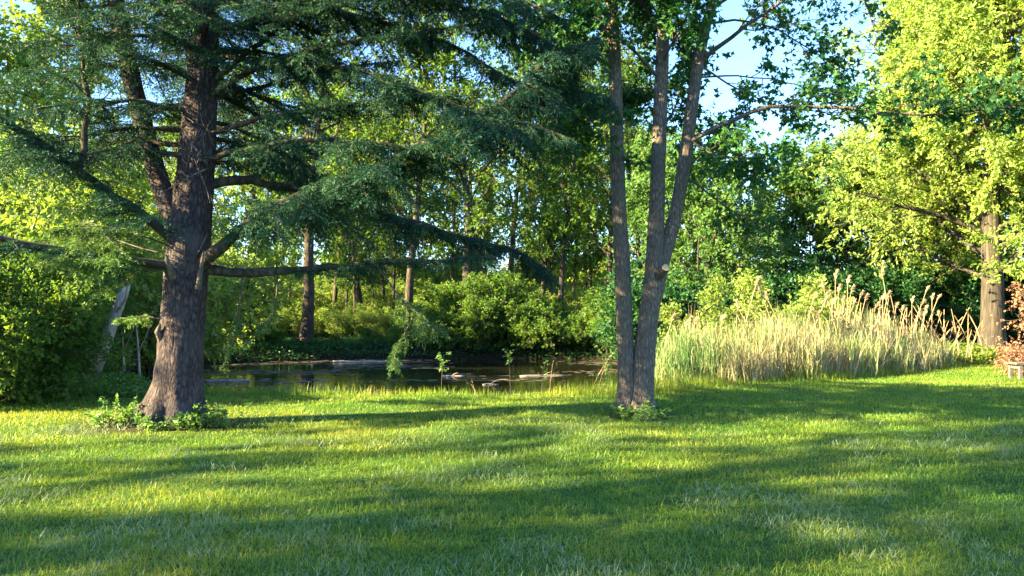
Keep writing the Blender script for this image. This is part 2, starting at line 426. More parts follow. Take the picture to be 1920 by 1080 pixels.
def make_grass():
    rng = np.random.default_rng(3)
    x, y = wedge(720000, 3.4, 30, 1.25, rng)
    k = onlawn(x, y); x, y = x[k], y[k]
    cl = vnoise(x, y, 1.6, 1); cl2 = vnoise(x, y, 6.0, 2); cl3 = vnoise(x, y, .45, 5)
    soil = np.exp(-(((x + 5.75) / .95) ** 2 + ((y - 10.35) / .45) ** 2)) + .8 * np.exp(-(((x + 4.9) / .9) ** 2 + ((y - 10.6) / .35) ** 2)) + .45 * (vnoise(x, y, .7, 77) > .8)
    keep = rng.random(len(x)) < (.5 + .7 * cl2) * (1 - .85 * np.clip(soil, 0, 1))
    x, y, cl, cl2, cl3 = x[keep], y[keep], cl[keep], cl2[keep], cl3[keep]
    n = len(x)
    base = np.hypot((x + 4.98), (y - 11.0))
    L = (.026 + .026 * cl + .020 * cl2) * (.6 + .8 * rng.random(n))
    L *= np.where(y < 9, 1.15 + .5 * (vnoise(x, y, 2.6, 15) - .4), 1.0) * (.6 + .4 * ss((base - .6) / 1.2))
    W = .0048 * (np.maximum(y, 4) / 5) ** .7 * (.7 + .6 * rng.random(n))
    az = vnoise(x, y, 1.3, 9) * 14 + rng.normal(size=n) * 1.4
    lean = np.clip(.75 + .3 * (y < 9) + .5 * rng.normal(size=n), 0, 1.5)
    rn = np.clip(rng.random(n) * .95 + .6 * (cl3 - .5), 0, 1)
    g = Geo(); blades(g, x, y, gz(x, y) - .004, L, W, lean, az, rng, rn)
    o = g.build('lawn_grass', M['grass']); tag(o, 'rough green lawn grass spreading from the foreground to the pond edge', 'grass', kind='stuff')
    # clippings lying on top
    x, y = wedge(70000, 3.4, 13, 1.3, rng)
    k = onlawn(x, y); x, y = x[k], y[k]
    f = vnoise(x, y, 1.1, 21) * .65 + vnoise(x, y, 3.7, 22) * .5
    k = rng.random(len(x)) < ss((f - .55) / .3) * .9 * (1 - ss((y - 9.0) / 4)); x, y = x[k], y[k]; n = len(x)
    L = .06 + .08 * rng.random(n); W = .003 * (y / 5) ** .6 * (.7 + .6 * rng.random(n))
    az = rng.random(n) * 6.28
    g = Geo(); blades(g, x, y, gz(x, y) + .02 + .035 * rng.random(n), L, W, 1.0 + .35 * rng.random(n), az, rng, rng.random(n), curl=.95)
    o = g.build('grass_clippings', M['clipping']); tag(o, 'pale cut grass lying in loose swaths on the near lawn', 'cut grass', kind='stuff')
    # longer grass along the pond edge
    seg = PONDS; pts = []
    n0 = 9000
    i = rng.integers(0, len(seg), n0 * 6); t = rng.random(n0 * 6)[:, None]
    p = seg[i] * (1 - t) + np.roll(seg, -1, 0)[i] * t
    c = seg.mean(0); out = norm(p - c)
    p = p + out * (rng.normal(size=(len(p), 1)) * .28 - .05)
    k = (p[:, 1] < 19.5) & (p[:, 0] > -10) & (p[:, 0] < 5.5)
    p = p[k]
    dens = .25 + .75 * vnoise(p[:, 0], p[:, 1] * .3, 1.3, 31); dens *= np.where(p[:, 0] > 1.0, 1.3, .75)
    p = p[rng.random(len(p)) < dens]; n = len(p)
    tall = np.where(p[:, 0] > .8, 1.0, .42) * (.5 + vnoise(p[:, 0], p[:, 1], .9, 33))
    L = (.10 + .34 * rng.random(n) ** 2 * tall); az = rng.random(n) * 6.28
    g = Geo(); blades(g, p[:, 0], p[:, 1], np.maximum(gz(p[:, 0], p[:, 1]), WATER) - .01, L, .008 + .004 * rng.random(n), np.clip(.3 + .3 * rng.normal(size=n), 0, 1.2), az, rng, np.clip(rng.random(n) * .8 + .15, 0, 1))
    o = g.build('bank_grass', M['grass']); tag(o, 'long fringe of grass along the near edge of the pond', 'grass', kind='stuff')
make_grass()

def make_reed_fringe():
    rng = np.random.default_rng(29); n = 60000
    x = 2.6 + 13.5 * rng.random(n); y = 16.2 + 10 * rng.random(n); sd = sdist(REEDS, x, y)
    f = vnoise(x, y, 1.5, 71); k = (sd > -.55 * f - .1) & (sd < .45) & (y < 19.0 + .62 * (x - 4)); x, y, sd, f = x[k], y[k], sd[k], f[k]; n = len(x)
    L = (.10 + .28 * rng.random(n) ** 1.6) * (.5 + f) * (.5 + .5 * ss((sd + .5) / .6)); az = rng.random(n) * 6.28
    g = Geo(); blades(g, x, y, np.maximum(gz(x, y), WATER) - .01, L, .010 + .006 * rng.random(n), np.clip(.4 + .35 * rng.normal(size=n), 0, 1.3), az, rng, np.clip(.1 + rng.random(n) * .8, 0, 1))
    o = g.build('reed_fringe_grass', M['grass']); tag(o, 'unmown green grass along the front of the reed bed', 'grass', kind='stuff')
make_reed_fringe()

def make_ground_cover():
    rng = np.random.default_rng(17)
    # low herbs: under the shrubs on the left, far right strip behind the lawn, far bank
    areas = [(-12.0, -6.2, 14.6, 19.5, 5200, .22, 'weed'), (11.5, 22, 24.2, 27.5, 9000, .42, 'leaf_yellow'), (-14, 12, 34.4, 41, 9000, .35, 'leaf_dark'), (-30, -10, 17, 34, 9000, .4, 'leaf_mid')]
    names = ['leafy ground cover on the shaded left bank before the shrubs', 'bright yellow green low plants edging the far right lawn', 'dark low undergrowth along the far bank of the pond', 'low woodland plants beneath the left hand trees']
    for (x0, x1, y0, y1, n, h, mt), lab in zip(areas, names):
        x = x0 + (x1 - x0) * rng.random(n); y = y0 + (y1 - y0) * rng.random(n)
        f = vnoise(x, y, .9, 41); k = rng.random(n) < .3 + f
        if mt == 'leaf_yellow': k &= y > 24.3 + .1 * (x - 13)
        k &= sdist(PONDS, x, y) < -.1
        x, y, f = x[k], y[k], f[k]; n = len(x)
        z0 = gz(x, y); hh = h * (.4 + .9 * f) * (.5 + .7 * rng.random(n))
        g = Geo(); per = 7
        pos = np.repeat(np.stack([x, y, z0], 1), per, 0)
        T = rng.random(len(pos)); az = rng.random(len(pos)) * 6.28
        pos = pos + np.stack([np.cos(az) * .05, np.sin(az) * .05, np.repeat(hh, per) * T], 1)
        d = np.stack([np.cos(az), np.sin(az), .5 * rng.normal(size=len(pos)) + .2], 1)
        s = .05 + .05 * rng.random(len(pos)); s *= 1.6 if y0 > 22 else 1.0
        leaves(g, pos, d, s, s * .6, rng)
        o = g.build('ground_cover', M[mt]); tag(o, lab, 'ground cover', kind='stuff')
make_ground_cover()
def make_bank_cover():
    rng = np.random.default_rng(19); n = 90000
    x = -16 + 30 * rng.random(n); y = 18 + 20 * rng.random(n); sd = sdist(PONDS, x, y)
    k = (sd > -2.2) & (sd < .75) & ((y > 29) | (x < -8.6)); x, y, sd = x[k], y[k], sd[k]; n = len(x)
    f = vnoise(x, y, .8, 43); z0 = np.maximum(gz(x, y), WATER)
    z = z0 + rng.random(n) * (.12 + .55 * f * f) + .02
    az = rng.random(n) * 6.28; d = np.stack([np.cos(az), np.sin(az), -.1 + .5 * rng.normal(size=n)], 1)
    s = .10 + .08 * rng.random(n); g = Geo(); leaves(g, np.stack([x, y, z], 1), d, s, s * .55, rng)
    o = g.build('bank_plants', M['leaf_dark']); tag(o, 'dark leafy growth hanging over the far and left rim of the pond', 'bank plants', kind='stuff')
make_bank_cover()

def make_scum():
    rng = np.random.default_rng(8); g = Geo()
    n = 11000
    x = -13 + 24 * rng.random(n); y = 15 + 19.5 * rng.random(n)
    f = vnoise(x * .5, y * 1.6, .5, 51) + .35 * vnoise(x, y * 2, 1.2, 52)
    left = ss((-x - 2.5) / 5) * .30 + ss((y - 25) / 6) * .22
    k = (sdist(PONDS, x, y) > .6) & (f + left + .22 * rng.random(n) > 1.05)
    x, y = x[k], y[k]; n = len(x)
    a = np.arange(8) / 8 * 2 * PI
    r = (.03 + .08 * rng.random(n) ** 2.5)
    rr = r[:, None] * (.7 + .6 * rng.random((n, 8)))
    V = np.stack([x[:, None] + rr * np.cos(a) * 1.8, y[:, None] + rr * np.sin(a) * .8, np.full((n, 8), WATER + .004) + rng.random((n, 1)) * .006], -1)
    o = (np.arange(n) * 8)[:, None]
    q = np.concatenate([o + np.array([[0, 1, 2, 3]]), o + np.array([[0, 3, 4, 7]]), o + np.array([[4, 5, 6, 7]])])
    g.add(V, q, rq=np.tile(rng.random(n), 3))
    o = g.build('floating_pond_weed', M['scum']); tag(o, 'grey brown weed and scum floating in streaks on the pond', 'pond weed', kind='stuff')
make_scum()

# ------------------------------------------------------------------ generic broadleaf tree
def deciduous(seed, H, tr, base, spread, n1, n2, n3, nl, leafL, leafW, lean=0, stems=None, sides=9, wander=.07, upb=.5, droop=-.02,
              ang1=1.05, lobed=False, shape='round', bare=.0, multi=1, l2=.5, l3=.42):
    rng = np.random.default_rng(seed); wood = Geo(); lf = Geo()
    K0 = 14
    if multi == 1:
        tp = grow(np.zeros((1, 3)), np.array([[lean, .3 * lean * rng.normal(), 1.]]), np.array([H]), K0, wander * .6, .02, rng)
        rad = (tr * (1 - np.linspace(0, 1, K0) * .9))[None].copy()
        rad[:, 0] *= 1.35
    else:
        az = np.arange(multi) / multi * 6.28 + rng.random(multi)
        sp = .25 + .55 * rng.random(multi)
        st = np.stack([np.cos(az), np.sin(az), np.zeros(multi)], 1) * tr * 1.5
        dd = np.stack([np.cos(az) * sp, np.sin(az) * sp, np.ones(multi)], 1)
        tp = grow(st, dd, H * (.7 + .4 * rng.random(multi)), K0, wander, .0, rng)
        rad = np.repeat((tr * (1 - np.linspace(0, 1, K0) * .88))[None], multi, 0)
    tp[:, 0, 2] -= .15
    tubes(wood, tp, rad, sides)
    p, d, T, pi = kids(tp, n1, base, .985, ang1, .18, rng)
    u = (T - base) / (1 - base)
    if shape == 'round': ln = spread * (.30 + .75 * np.sin(PI * np.clip(u * .85 + .12, 0, 1)))
    elif shape == 'cone': ln = spread * (1.05 - .85 * u)
    else: ln = spread * (.5 + .6 * u * (1.4 - u))
    ln = ln * (.7 + .55 * rng.random(len(u)))
    d = norm(d + np.array([0, 0, .15]) + .5 * u[:, None] * np.array([0, 0, 1]))
    b1 = grow(p, d, ln, 7, .13, .02, rng)
    r1 = np.minimum(tr * (1 - .88 * T) * .55, .022 * ln + .006)[:, None] * np.linspace(1, .25, 7)[None]
    tubes(wood, b1, r1, 5)
    p, d, T2, pi2 = kids(b1, n2, .2, 1.0, .8, .25, rng)
    l2_ = ln[pi2] * l2 * (1.1 - .6 * T2) * (.6 + .7 * rng.random(len(T2))) + .15
    b2 = grow(p, d, l2_, 5, .16, droop, rng)
    r2 = (.010 * l2_ + .003)[:, None] * np.linspace(1, .3, 5)[None]
    tubes(wood, b2, r2, 3)
    p, d, T3, pi3 = kids(b2, n3, .15, 1.0, .75, .3, rng)
    l3_ = l2_[pi3] * l3 * (.6 + .8 * rng.random(len(T3))) + .10
    b3 = grow(p, d, l3_, 3, .2, droop * 2, rng)
    r3 = (.004 * l3_ + .0022)[:, None] * np.linspace(1, .4, 3)[None]
    tubes(wood, b3, r3, 3)
    if bare: b3 = b3[rng.random(len(b3)) > bare]
    T4 = .1 + .95 * rng.random((len(b3), nl))
    p, t = interp(b3, T4); p = p.reshape(-1, 3); t = t.reshape(-1, 3)
    dd = norm(t + .9 * rng.normal(size=p.shape) + np.array([0, 0, -.25]))
    s = (.65 + .7 * rng.random(len(p)))
    p = p + rng.normal(size=p.shape) * leafL * .35
    # clump tone: one value per branch plus per-leaf scatter
    rn = np.clip(np.repeat(rng.random(len(b3)), nl) * .5 + rng.random(len(p)) * .5, 0, 1)
    leaves(lf, p, dd, leafL * s, leafW * s, rng, upb=upb, lobed=lobed, rn=rn)
    return wood, lf

def make_tree_thing(name, label, cat, wood, lf, bark, leaf, loc, group=None, rz=0, sc=1):
    t = thing(name, label, cat, loc, group, rz, sc)
    wood.build('trunk', M[bark], t, smooth=True)
    lf.build('crown', M[leaf], t)
    return t

# ------------------------------------------------------------------ spruce
def bough(parent, pts, r0, r1, sub=.9, gap=.07, need=.014, seed=0, droop=.10, t0=.12, sides=8, name='limb', nl=.05, nw=.012, lift=0.0, tert=.042, mat='needle'):
    """a limb with side branchlets and needles; the needles are a sub-part of the limb"""
    rng = np.random.default_rng(seed)
    pts = np.asarray(pts, float)
    # resample smoothly
    s = np.concatenate([[0], np.cumsum(np.linalg.norm(np.diff(pts, axis=0), axis=1))]); Ltot = s[-1]
    K = max(8, int(Ltot / .22)); q = np.linspace(0, Ltot, K)
    cp = np.stack([np.interp(q, s, pts[:, i]) for i in range(3)], 1)
    for _ in range(2):
        cp[1:-1] = .25 * cp[:-2] + .5 * cp[1:-1] + .25 * cp[2:]
    cp[1:-1] += rng.normal(size=(K - 2, 3)) * .012
    rad = r0 + (r1 - r0) * np.linspace(0, 1, K) ** .8
    w = Geo(); tubes(w, cp, rad * (1 + .08 * rng.normal(size=K)), sides)
    n = max(6, int(Ltot / gap))
    clump = np.clip(np.sin(np.linspace(0, Ltot * 4.2, n) + seed) * .45 + np.sin(np.linspace(0, Ltot * 9.7, n) + 2.3 * seed) * .3 + .75, .12, 1.5)
    T = (t0 + (1 - t0) * (np.arange(n) + rng.random(n)) / n)[None]
    p, t = interp(cp[None], T); p = p[0]; t = t[0]; T = T[0]
    u, wv = frame(t)
    sg = np.where(np.arange(n) % 2 == 0, 1., -1.)
    d = .55 * t + sg[:, None] * u * (.75 + .3 * rng.random((n, 1))) + np.array([0, 0, -droop + lift]) + .25 * rng.normal(size=(n, 3))
    l = sub * (.28 + .72 * np.sin(PI * np.clip(.18 + .78 * T, 0, 1))) * (.5 + .7 * rng.random(n)) * clump
    d[:, 2] *= .6; b2 = grow(p, d, l, 6, .08, -droop * .35, rng)
    tubes(w, b2, (.005 + .006 * l)[:, None] * np.linspace(1, .3, 6)[None], 3)
    n3 = max(3, int(sub / tert))
    T3 = .08 + .92 * (np.arange(n3)[None] + rng.random((n, n3))) / n3
    p3, t3 = interp(b2, T3); u3, w3 = frame(t3)
    sg3 = np.where(np.arange(n3) % 2 == 0, 1., -1.)[None, :, None]
    d3 = .7 * t3 + sg3 * u3 * .7 + np.array([0, 0, -droop * 1.6]) + .2 * rng.normal(size=p3.shape)
    l3 = ((l[:, None] * .34 * (1.15 - .75 * T3) + .04) * (.6 + .7 * rng.random((n, n3)))).ravel()
    b3 = grow(p3.reshape(-1, 3), d3.reshape(-1, 3), l3, 4, .10, -droop * .6, rng)
    nd = Geo()
    def needles(bb, ln):
        m = np.maximum(2, (ln / need).astype(int)); M_ = int(m.max())
        Tn = (np.arange(M_)[None] + rng.random((len(bb), M_))) / m[:, None]
        ok = (Tn < 1.0).ravel()
        pp, tt = interp(bb, Tn); pp = pp.reshape(-1, 3)[ok]; tt = tt.reshape(-1, 3)[ok]
        uu, ww = frame(tt); a = rng.random(len(pp)) * 6.28
        dd = .75 * tt + np.cos(a)[:, None] * uu * .8 + np.sin(a)[:, None] * ww * .6
        leaves(nd, pp, dd, nl * (.7 + .6 * rng.random(len(pp))), nw, rng, upb=.5, fold=.1)
    needles(b3, l3); needles(b2, l)
    o = w.build(name, M['bark_dark'] if r0 > .03 else M['twig'], parent, smooth=True)
    nd.build('needles', M[mat], o)
    return o

def big_trunk(g, pts, rad, S=48, seed=0, flare=(), ridge=.05, K=70):
    """tapered trunk with ridged bark relief and root flares"""
    rng = np.random.default_rng(seed); pts = np.asarray(pts, float)
    s = np.concatenate([[0], np.cumsum(np.linalg.norm(np.diff(pts, axis=0), axis=1))])
    q = np.linspace(0, 1, K) ** 1.25 * s[-1]
    cp = np.stack([np.interp(q, s, pts[:, i]) for i in range(3)], 1); r = np.interp(q, s, rad)
    for _ in range(3):
        cp[1:-1] = .25 * cp[:-2] + .5 * cp[1:-1] + .25 * cp[2:]; r[1:-1] = .25 * r[:-2] + .5 * r[1:-1] + .25 * r[2:]
    a = np.arange(S) / S * 2 * PI
    t = norm(np.gradient(cp, axis=0)); u = norm(np.cross(t, np.array([0, 1., 0]))) ; w = np.cross(t, u)
    # u ~ -x .. make angle measured from +x
    u = -u
    A, Q = np.meshgrid(a, q)
    f = np.zeros_like(A)
    for k in range(9):
        m = rng.integers(3, 22); f += np.sin(A * m + rng.random() * 6.28 + .9 * np.sin(Q * (.8 + 2.2 * rng.random()) + rng.random() * 6)) * (1.6 / (m ** .5)) * .35
    f += .7 * rng.normal(size=f.shape)
    R = r[:, None] * (1 + ridge * f)
    for az, amt, hh, wd in flare:
        da = (A - az + PI) % (2 * PI) - PI
        R = R + amt * np.exp(-(da / wd) ** 2) * np.exp(-np.maximum(Q - .12, 0) / hh)
    V = cp[:, None] + R[..., None] * (np.cos(a)[None, :, None] * u[:, None] + np.sin(a)[None, :, None] * w[:, None] * -1)
    i = np.arange(K - 1)[:, None] * S; j = np.arange(S)[None]; j2 = (j + 1) % S
    g.add(V, np.stack([i + j, i + j2, i + S + j2, i + S + j], -1).reshape(-1, 4))

def make_spruce():
    Y0 = 11.1
    bx, by = X(333, Y0), Y0
    t = thing('spruce_tree', 'large old spruce with thick furrowed trunk and long drooping boughs on the left lawn', 'tree', (bx, by, 0))
    O = np.array([bx, by, 0])
    q = lambda px, py, dy=0.: P(px, py, Y0 + dy) - O
    pm = F / Y0
    g = Geo()
    pts = [q(331, 800), q(333, 740), q(340, 650), q(346, 560), q(350, 490), q(360, 400), q(368, 300), q(376, 200), q(383, 90), q(388, 0), q(394, -250), q(400, -600), q(404, -1000), q(406, -1350)]
    rad = np.array([49, 43, 39.5, 38.5, 39.5, 36, 33, 30, 26, 23, 19, 13, 8, 2]) / pm
    big_trunk(g, pts, rad, seed=2, flare=[(PI * 1.0, .42, .22, .30), (PI * 1.36, .24, .24, .3), (PI * 1.62, .15, .2, .25), (0.1, .12, .18, .4), (PI * 1.75, .14, .15, .35), (PI * .5, .15, .2, .5)], ridge=.035)
    g.build('trunk', M['bark_spruce'], t, smooth=True)
    # second stem leaving the trunk
    g = Geo()
    pts = [q(338, 440, .1), q(318, 390, .15), q(295, 330, .2), q(272, 250, .25), q(250, 160, .3), q(232, 90, .3), q(216, 0, .35), q(205, -200, .4), q(200, -500, .4)]
    big_trunk(g, pts, np.array([20, 19, 18, 17, 17, 16, 15, 11, 2]) / pm, S=20, seed=4, ridge=.05, K=40)
    g.build('stem', M['bark_spruce'], t, smooth=True)
    # broken stubs where limbs have gone
    stub = []
    g = Geo(); stub.append(g)
    tubes(g, np.stack([q(325, 520, -.3), q(318, 500, -.42), q(312, 478, -.5)]), np.array([.06, .04, .012]), 8)
    g = Geo(); stub.append(g)
    tubes(g, np.stack([q(372, 540, -.32), q(376, 510, -.45), q(382, 470, -.5)]), np.array([.045, .032, .010]), 8)
    g = Geo(); stub.append(g)
    tubes(g, np.stack([q(303, 640, -.15), q(296, 622, -.25), q(300, 608, -.3)]), np.array([.05, .045, .015]), 8)
    for g in stub: g.build('broken_stub', M['stub'], t, smooth=True)
    L = lambda l: [q(*a) for a in l]
    k = 0
    main = [
        # low left limb
        (L([(340, 502, 0), (300, 498, -.2), (233, 490, -.5), (133, 473, -.9), (50, 457, -1.2), (-60, 440, -1.5), (-180, 430, -1.8)]), .075, .03, .75, .14),
        # upper-left rising limb
        (L([(345, 470, 0), (318, 446, -.25), (267, 403, -.5), (213, 367, -.7), (140, 310, -.9), (67, 260, -1.1), (0, 220, -1.3), (-90, 170, -1.5)]), .07, .028, 1.0, .12),
        # upright shoot from that limb
        (L([(148, 316, -.9), (165, 240, -.85), (158, 140, -.8), (148, 60, -.8), (140, -40, -.8), (135, -160, -.8)]), .045, .012, .85, .06),
        # long horizontal limb to the right
        (L([(370, 505, 0), (420, 510, .05), (500, 508, 0), (600, 504, -.1), (700, 493, -.2), (800, 487, -.2), (930, 483, -.1)]), .085, .012, .45, .14),
        # rising right limb carrying the dark sweep
        (L([(360, 510, 0), (395, 478, -.25), (427, 450, -.35), (467, 417, -.45), (517, 385, -.6), (590, 358, -.8), (683, 327, -.95), (773, 280, -1.1), (840, 250, -1.2), (950, 185, -1.25), (1080, 110, -1.25)]), .095, .022, .95, .14),
        # sagging right limb
        (L([(385, 350, 0), (450, 335, .3), (520, 345, .6), (600, 365, .9), (690, 390, 1.2), (790, 422, 1.4), (890, 450, 1.6), (980, 470, 1.7), (1030, 520, 1.8)]), .07, .02, .75, .2),
        # dark drapes at the end of the rising limb
        (L([(820, 262, -1.18), (880, 235, -1.3), (950, 225, -1.45), (1020, 235, -1.5), (1070, 262, -1.6)]), .04, .012, .8, .3),
        (L([(880, 225, -1.22), (930, 190, -1.1), (990, 165, -1.0), (1060, 160, -.9), (1130, 180, -.9)]), .04, .012, .8, .3),
        (L([(950, 185, -1.25), (1010, 130, -1.4), (1060, 90, -1.5), (1120, 70, -1.5)]), .035, .010, .7, .25),
        # upper limbs arching to the right with hanging foliage
        (L([(390, 0, 0), (560, 10, -.5), (720, 40, -.8), (860, 90, -1.0), (960, 150, -1.1)]), .055, .012, .8, .26),
        (L([(388, -60, 0), (600, -60, -.6), (800, -10, -1.0), (980, 50, -1.3), (1080, 110, -1.4)]), .06, .012, .9, .28),
        (L([(385, 110, 0), (520, 110, -.5), (680, 130, -.9), (800, 170, -1.1), (900, 220, -1.2)]), .05, .012, .75, .24),
        (L([(385, 300, 0), (500, 270, -.5), (620, 260, -.8), (740, 270, -1.0), (850, 300, -1.1)]), .05, .012, .7, .22),
        (L([(390, -100, 0), (700, -80, -.9), (850, -40, -1.2), (980, 0, -1.4), (1060, 40, -1.5)]), .06, .012, .9, .28),
        # thin rising limbs above
        (L([(385, 165, 0), (425, 128, -.2), (500, 72, -.4), (570, 15, -.6), (640, -60, -.8)]), .05, .012, .6, .1),
        (L([(390, 185, 0), (430, 152, -.3), (500, 118, -.6), (560, 98, -.8), (640, 80, -1.0), (773, 63, -1.2), (933, 37, -1.4)]), .05, .010, .6, .16),
        (L([(385, 190, 0), (430, 178, .2), (490, 163, .4), (560, 140, .6), (640, 122, .8), (740, 118, 1.0)]), .042, .010, .6, .12),
        (L([(385, 250, 0), (440, 235, -.3), (510, 216, -.5), (640, 198, -.8), (720, 185, -.9), (860, 180, -1.1)]), .045, .010, .7, .14),
        (L([(390, 60, 0), (450, 45, -.3), (530, 35, -.7), (640, 8, -1.1), (760, -20, -1.5), (900, -30, -1.8)]), .06, .015, .8, .12),
        (L([(385, 45, 0), (350, 10, .3), (290, -20, .5), (200, -70, .7)]), .06, .015, .8, .1),
    ]
    for i, (pt, r0, r1, sub, dr) in enumerate(main):
        bough(t, pt, r0, r1, sub=sub * (1.2 if i in (4, 5) else 1), droop=dr + (.06 if i in (4, 5) else 0), seed=100 + i, t0=.16 if i not in (3, 17) else .3, gap=.04 if i in (4, 5, 6, 7, 8) else .055)
    # sunlit hanging sprays
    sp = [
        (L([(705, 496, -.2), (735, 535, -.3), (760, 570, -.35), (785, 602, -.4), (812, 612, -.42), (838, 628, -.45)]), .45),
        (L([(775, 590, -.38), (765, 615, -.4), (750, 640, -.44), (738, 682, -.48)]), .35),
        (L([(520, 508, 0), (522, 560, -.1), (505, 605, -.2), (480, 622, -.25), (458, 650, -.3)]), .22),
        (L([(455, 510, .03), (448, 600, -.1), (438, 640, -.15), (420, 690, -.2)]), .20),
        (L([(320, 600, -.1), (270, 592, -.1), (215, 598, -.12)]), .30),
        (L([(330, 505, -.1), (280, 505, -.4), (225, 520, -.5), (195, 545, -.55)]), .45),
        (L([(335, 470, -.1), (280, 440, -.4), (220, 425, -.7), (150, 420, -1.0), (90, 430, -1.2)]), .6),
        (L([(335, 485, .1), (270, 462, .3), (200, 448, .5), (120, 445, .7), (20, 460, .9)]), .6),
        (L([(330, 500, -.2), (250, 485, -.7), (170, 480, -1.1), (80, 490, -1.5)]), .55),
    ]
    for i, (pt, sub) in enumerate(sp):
        bough(t, pt, .014, .004, sub=sub, droop=.22, seed=300 + i, gap=.05, t0=.35, name='hanging_branch', mat='needle_sunlit')  # sun on these sprays is painted by the paler needle colour
    # dead, needle-free twigs
    g = Geo(); rng = np.random.default_rng(77)
    st = np.stack([q(385 + 12 * a, 200 + 300 * b, -.25) for a, b in rng.random((11, 2))])
    dr = np.stack([rng.normal(size=11) * .9 + .2, rng.normal(size=11) * .5 - .5, rng.normal(size=11) * .5 - .1], 1)
    b = grow(st, dr, .4 + .6 * rng.random(11), 7, .12, 0, rng)
    tubes(g, b, np.linspace(.010, .003, 7)[None] * np.ones((11, 1)), 4)
    p, d, T, pi = kids(b, 5, .3, 1, .8, .3, rng)
    tubes(g, grow(p, d, .12 + .3 * rng.random(len(p)), 4, .15, 0, rng), np.linspace(.005, .002, 4)[None] * np.ones((len(p), 1)), 3)
    g.build('dead_twig', M['stub'], t)
    # the rest of the crown: boughs all round the trunk, growing shorter upwards
    rng = np.random.default_rng(55); az = 0
    TP = np.array(pts); zz = np.linspace(3.3, 7.0, 46)
    tz = [q(360, 400)[2], q(388, 0)[2]]
    for i, z in enumerate(zz):
        az += 2.4 + .3 * rng.normal()
        c = np.array([np.interp(z, [.5, 3, 6.1], [q(340, 650)[0], q(360, 400)[0], q(388, 0)[0]]), 0, z])
        if math.cos(az) < -.1 and z < 3.7: continue
        if math.cos(az) > .3 and math.sin(az) < .25 and z < 5.4: continue
        ln = (3.6 - .18 * (z - 3)) * (.7 + .5 * rng.random())
        if math.cos(az) > .3: ln *= .8
        if math.sin(az) < -.4: ln *= .6
        dx, dy = math.cos(az), math.sin(az)
        up = .10 + .25 * rng.random()
        pt = [c + np.array([dx * ln * s, dy * ln * s, ln * (up * s - .35 * s * s)]) for s in (0, .2, .4, .6, .8, 1.0)]
        bough(t, pt, .045, .010, sub=.95, gap=.085, droop=.14, seed=500 + i, t0=.14, need=.018, nw=.012)
    zz = np.linspace(6.9, 15.5, 26)
    for i, z in enumerate(zz):
        az += 2.4
        c = np.array([np.interp(z, [6.1, 16], [q(388, 0)[0], q(404, -1000)[0]]), 0, z])
        ln = max(.6, 3.4 - .33 * (z - 6.5)) * (.75 + .4 * rng.random())
        pt = [c + np.array([math.cos(az) * ln * s, math.sin(az) * ln * s, ln * (.15 * s - .35 * s * s)]) for s in (0, .25, .5, .75, 1.0)]
        bough(t, pt, .045, .010, sub=.9, gap=.16, droop=.14, seed=700 + i, need=.05, nl=.07, nw=.018, tert=.09)
make_spruce()

# ------------------------------------------------------------------ multi-stemmed maple
def limb_leafy(parent, pts, r0, r1, n2, sub, nl, seed, leafL=.085, bare=0., t0=.25, up=.0, name='branch', n3=6, mat='maple'):
    rng = np.random.default_rng(seed); pts = np.asarray(pts, float)
    s = np.concatenate([[0], np.cumsum(np.linalg.norm(np.diff(pts, axis=0), axis=1))])
    K = max(8, int(s[-1] / .25)); qq = np.linspace(0, s[-1], K)
    cp = np.stack([np.interp(qq, s, pts[:, i]) for i in range(3)], 1)
    for _ in range(2): cp[1:-1] = .25 * cp[:-2] + .5 * cp[1:-1] + .25 * cp[2:]
    cp[1:-1] += rng.normal(size=(K - 2, 3)) * .010
    w = Geo(); tubes(w, cp, r0 + (r1 - r0) * np.linspace(0, 1, K) ** .8, 8)
    p, d, T, pi = kids(cp[None], n2, t0, 1.0, .85, .25, rng)
    l = sub * (1.15 - .6 * T) * (.5 + .8 * rng.random(len(T)))
    b2 = grow(p, d * np.array([1, 1, .7]), l, 6, .14, up, rng)
    tubes(w, b2, (.006 + .006 * l)[:, None] * np.linspace(1, .3, 6)[None], 4)
    p, d, T3, pi3 = kids(b2, n3, .25, 1.0, .8, .3, rng)
    l3 = l[pi3] * .42 * (.5 + .8 * rng.random(len(T3))) + .08
    b3 = grow(p, d, l3, 4, .16, -.02, rng)
    tubes(w, b3, (.0028 + .003 * l3)[:, None] * np.linspace(1, .4, 4)[None], 3)
    o = w.build(name, M['bark_maple'] if r0 > .03 else M['twig'], parent, smooth=True)
    if bare: b3 = b3[rng.random(len(b3)) > bare]
    if nl and len(b3):
        T4 = .2 + .85 * rng.random((len(b3), nl)); p, tt = interp(b3, T4)
        p = p.reshape(-1, 3); tt = tt.reshape(-1, 3)
        dd = norm(tt * .6 + .8 * rng.normal(size=p.shape) + np.array([0, 0, -.45]))
        p = p + dd * .03 + rng.normal(size=p.shape) * .03
        s4 = leafL * 1.1 * (.6 + .7 * rng.random(len(p)))
        f = Geo(); leaves(f, p, dd, s4, s4 * .95, rng, upb=.7, lobed=True); f.build('leaves', M[mat], o)
    return o

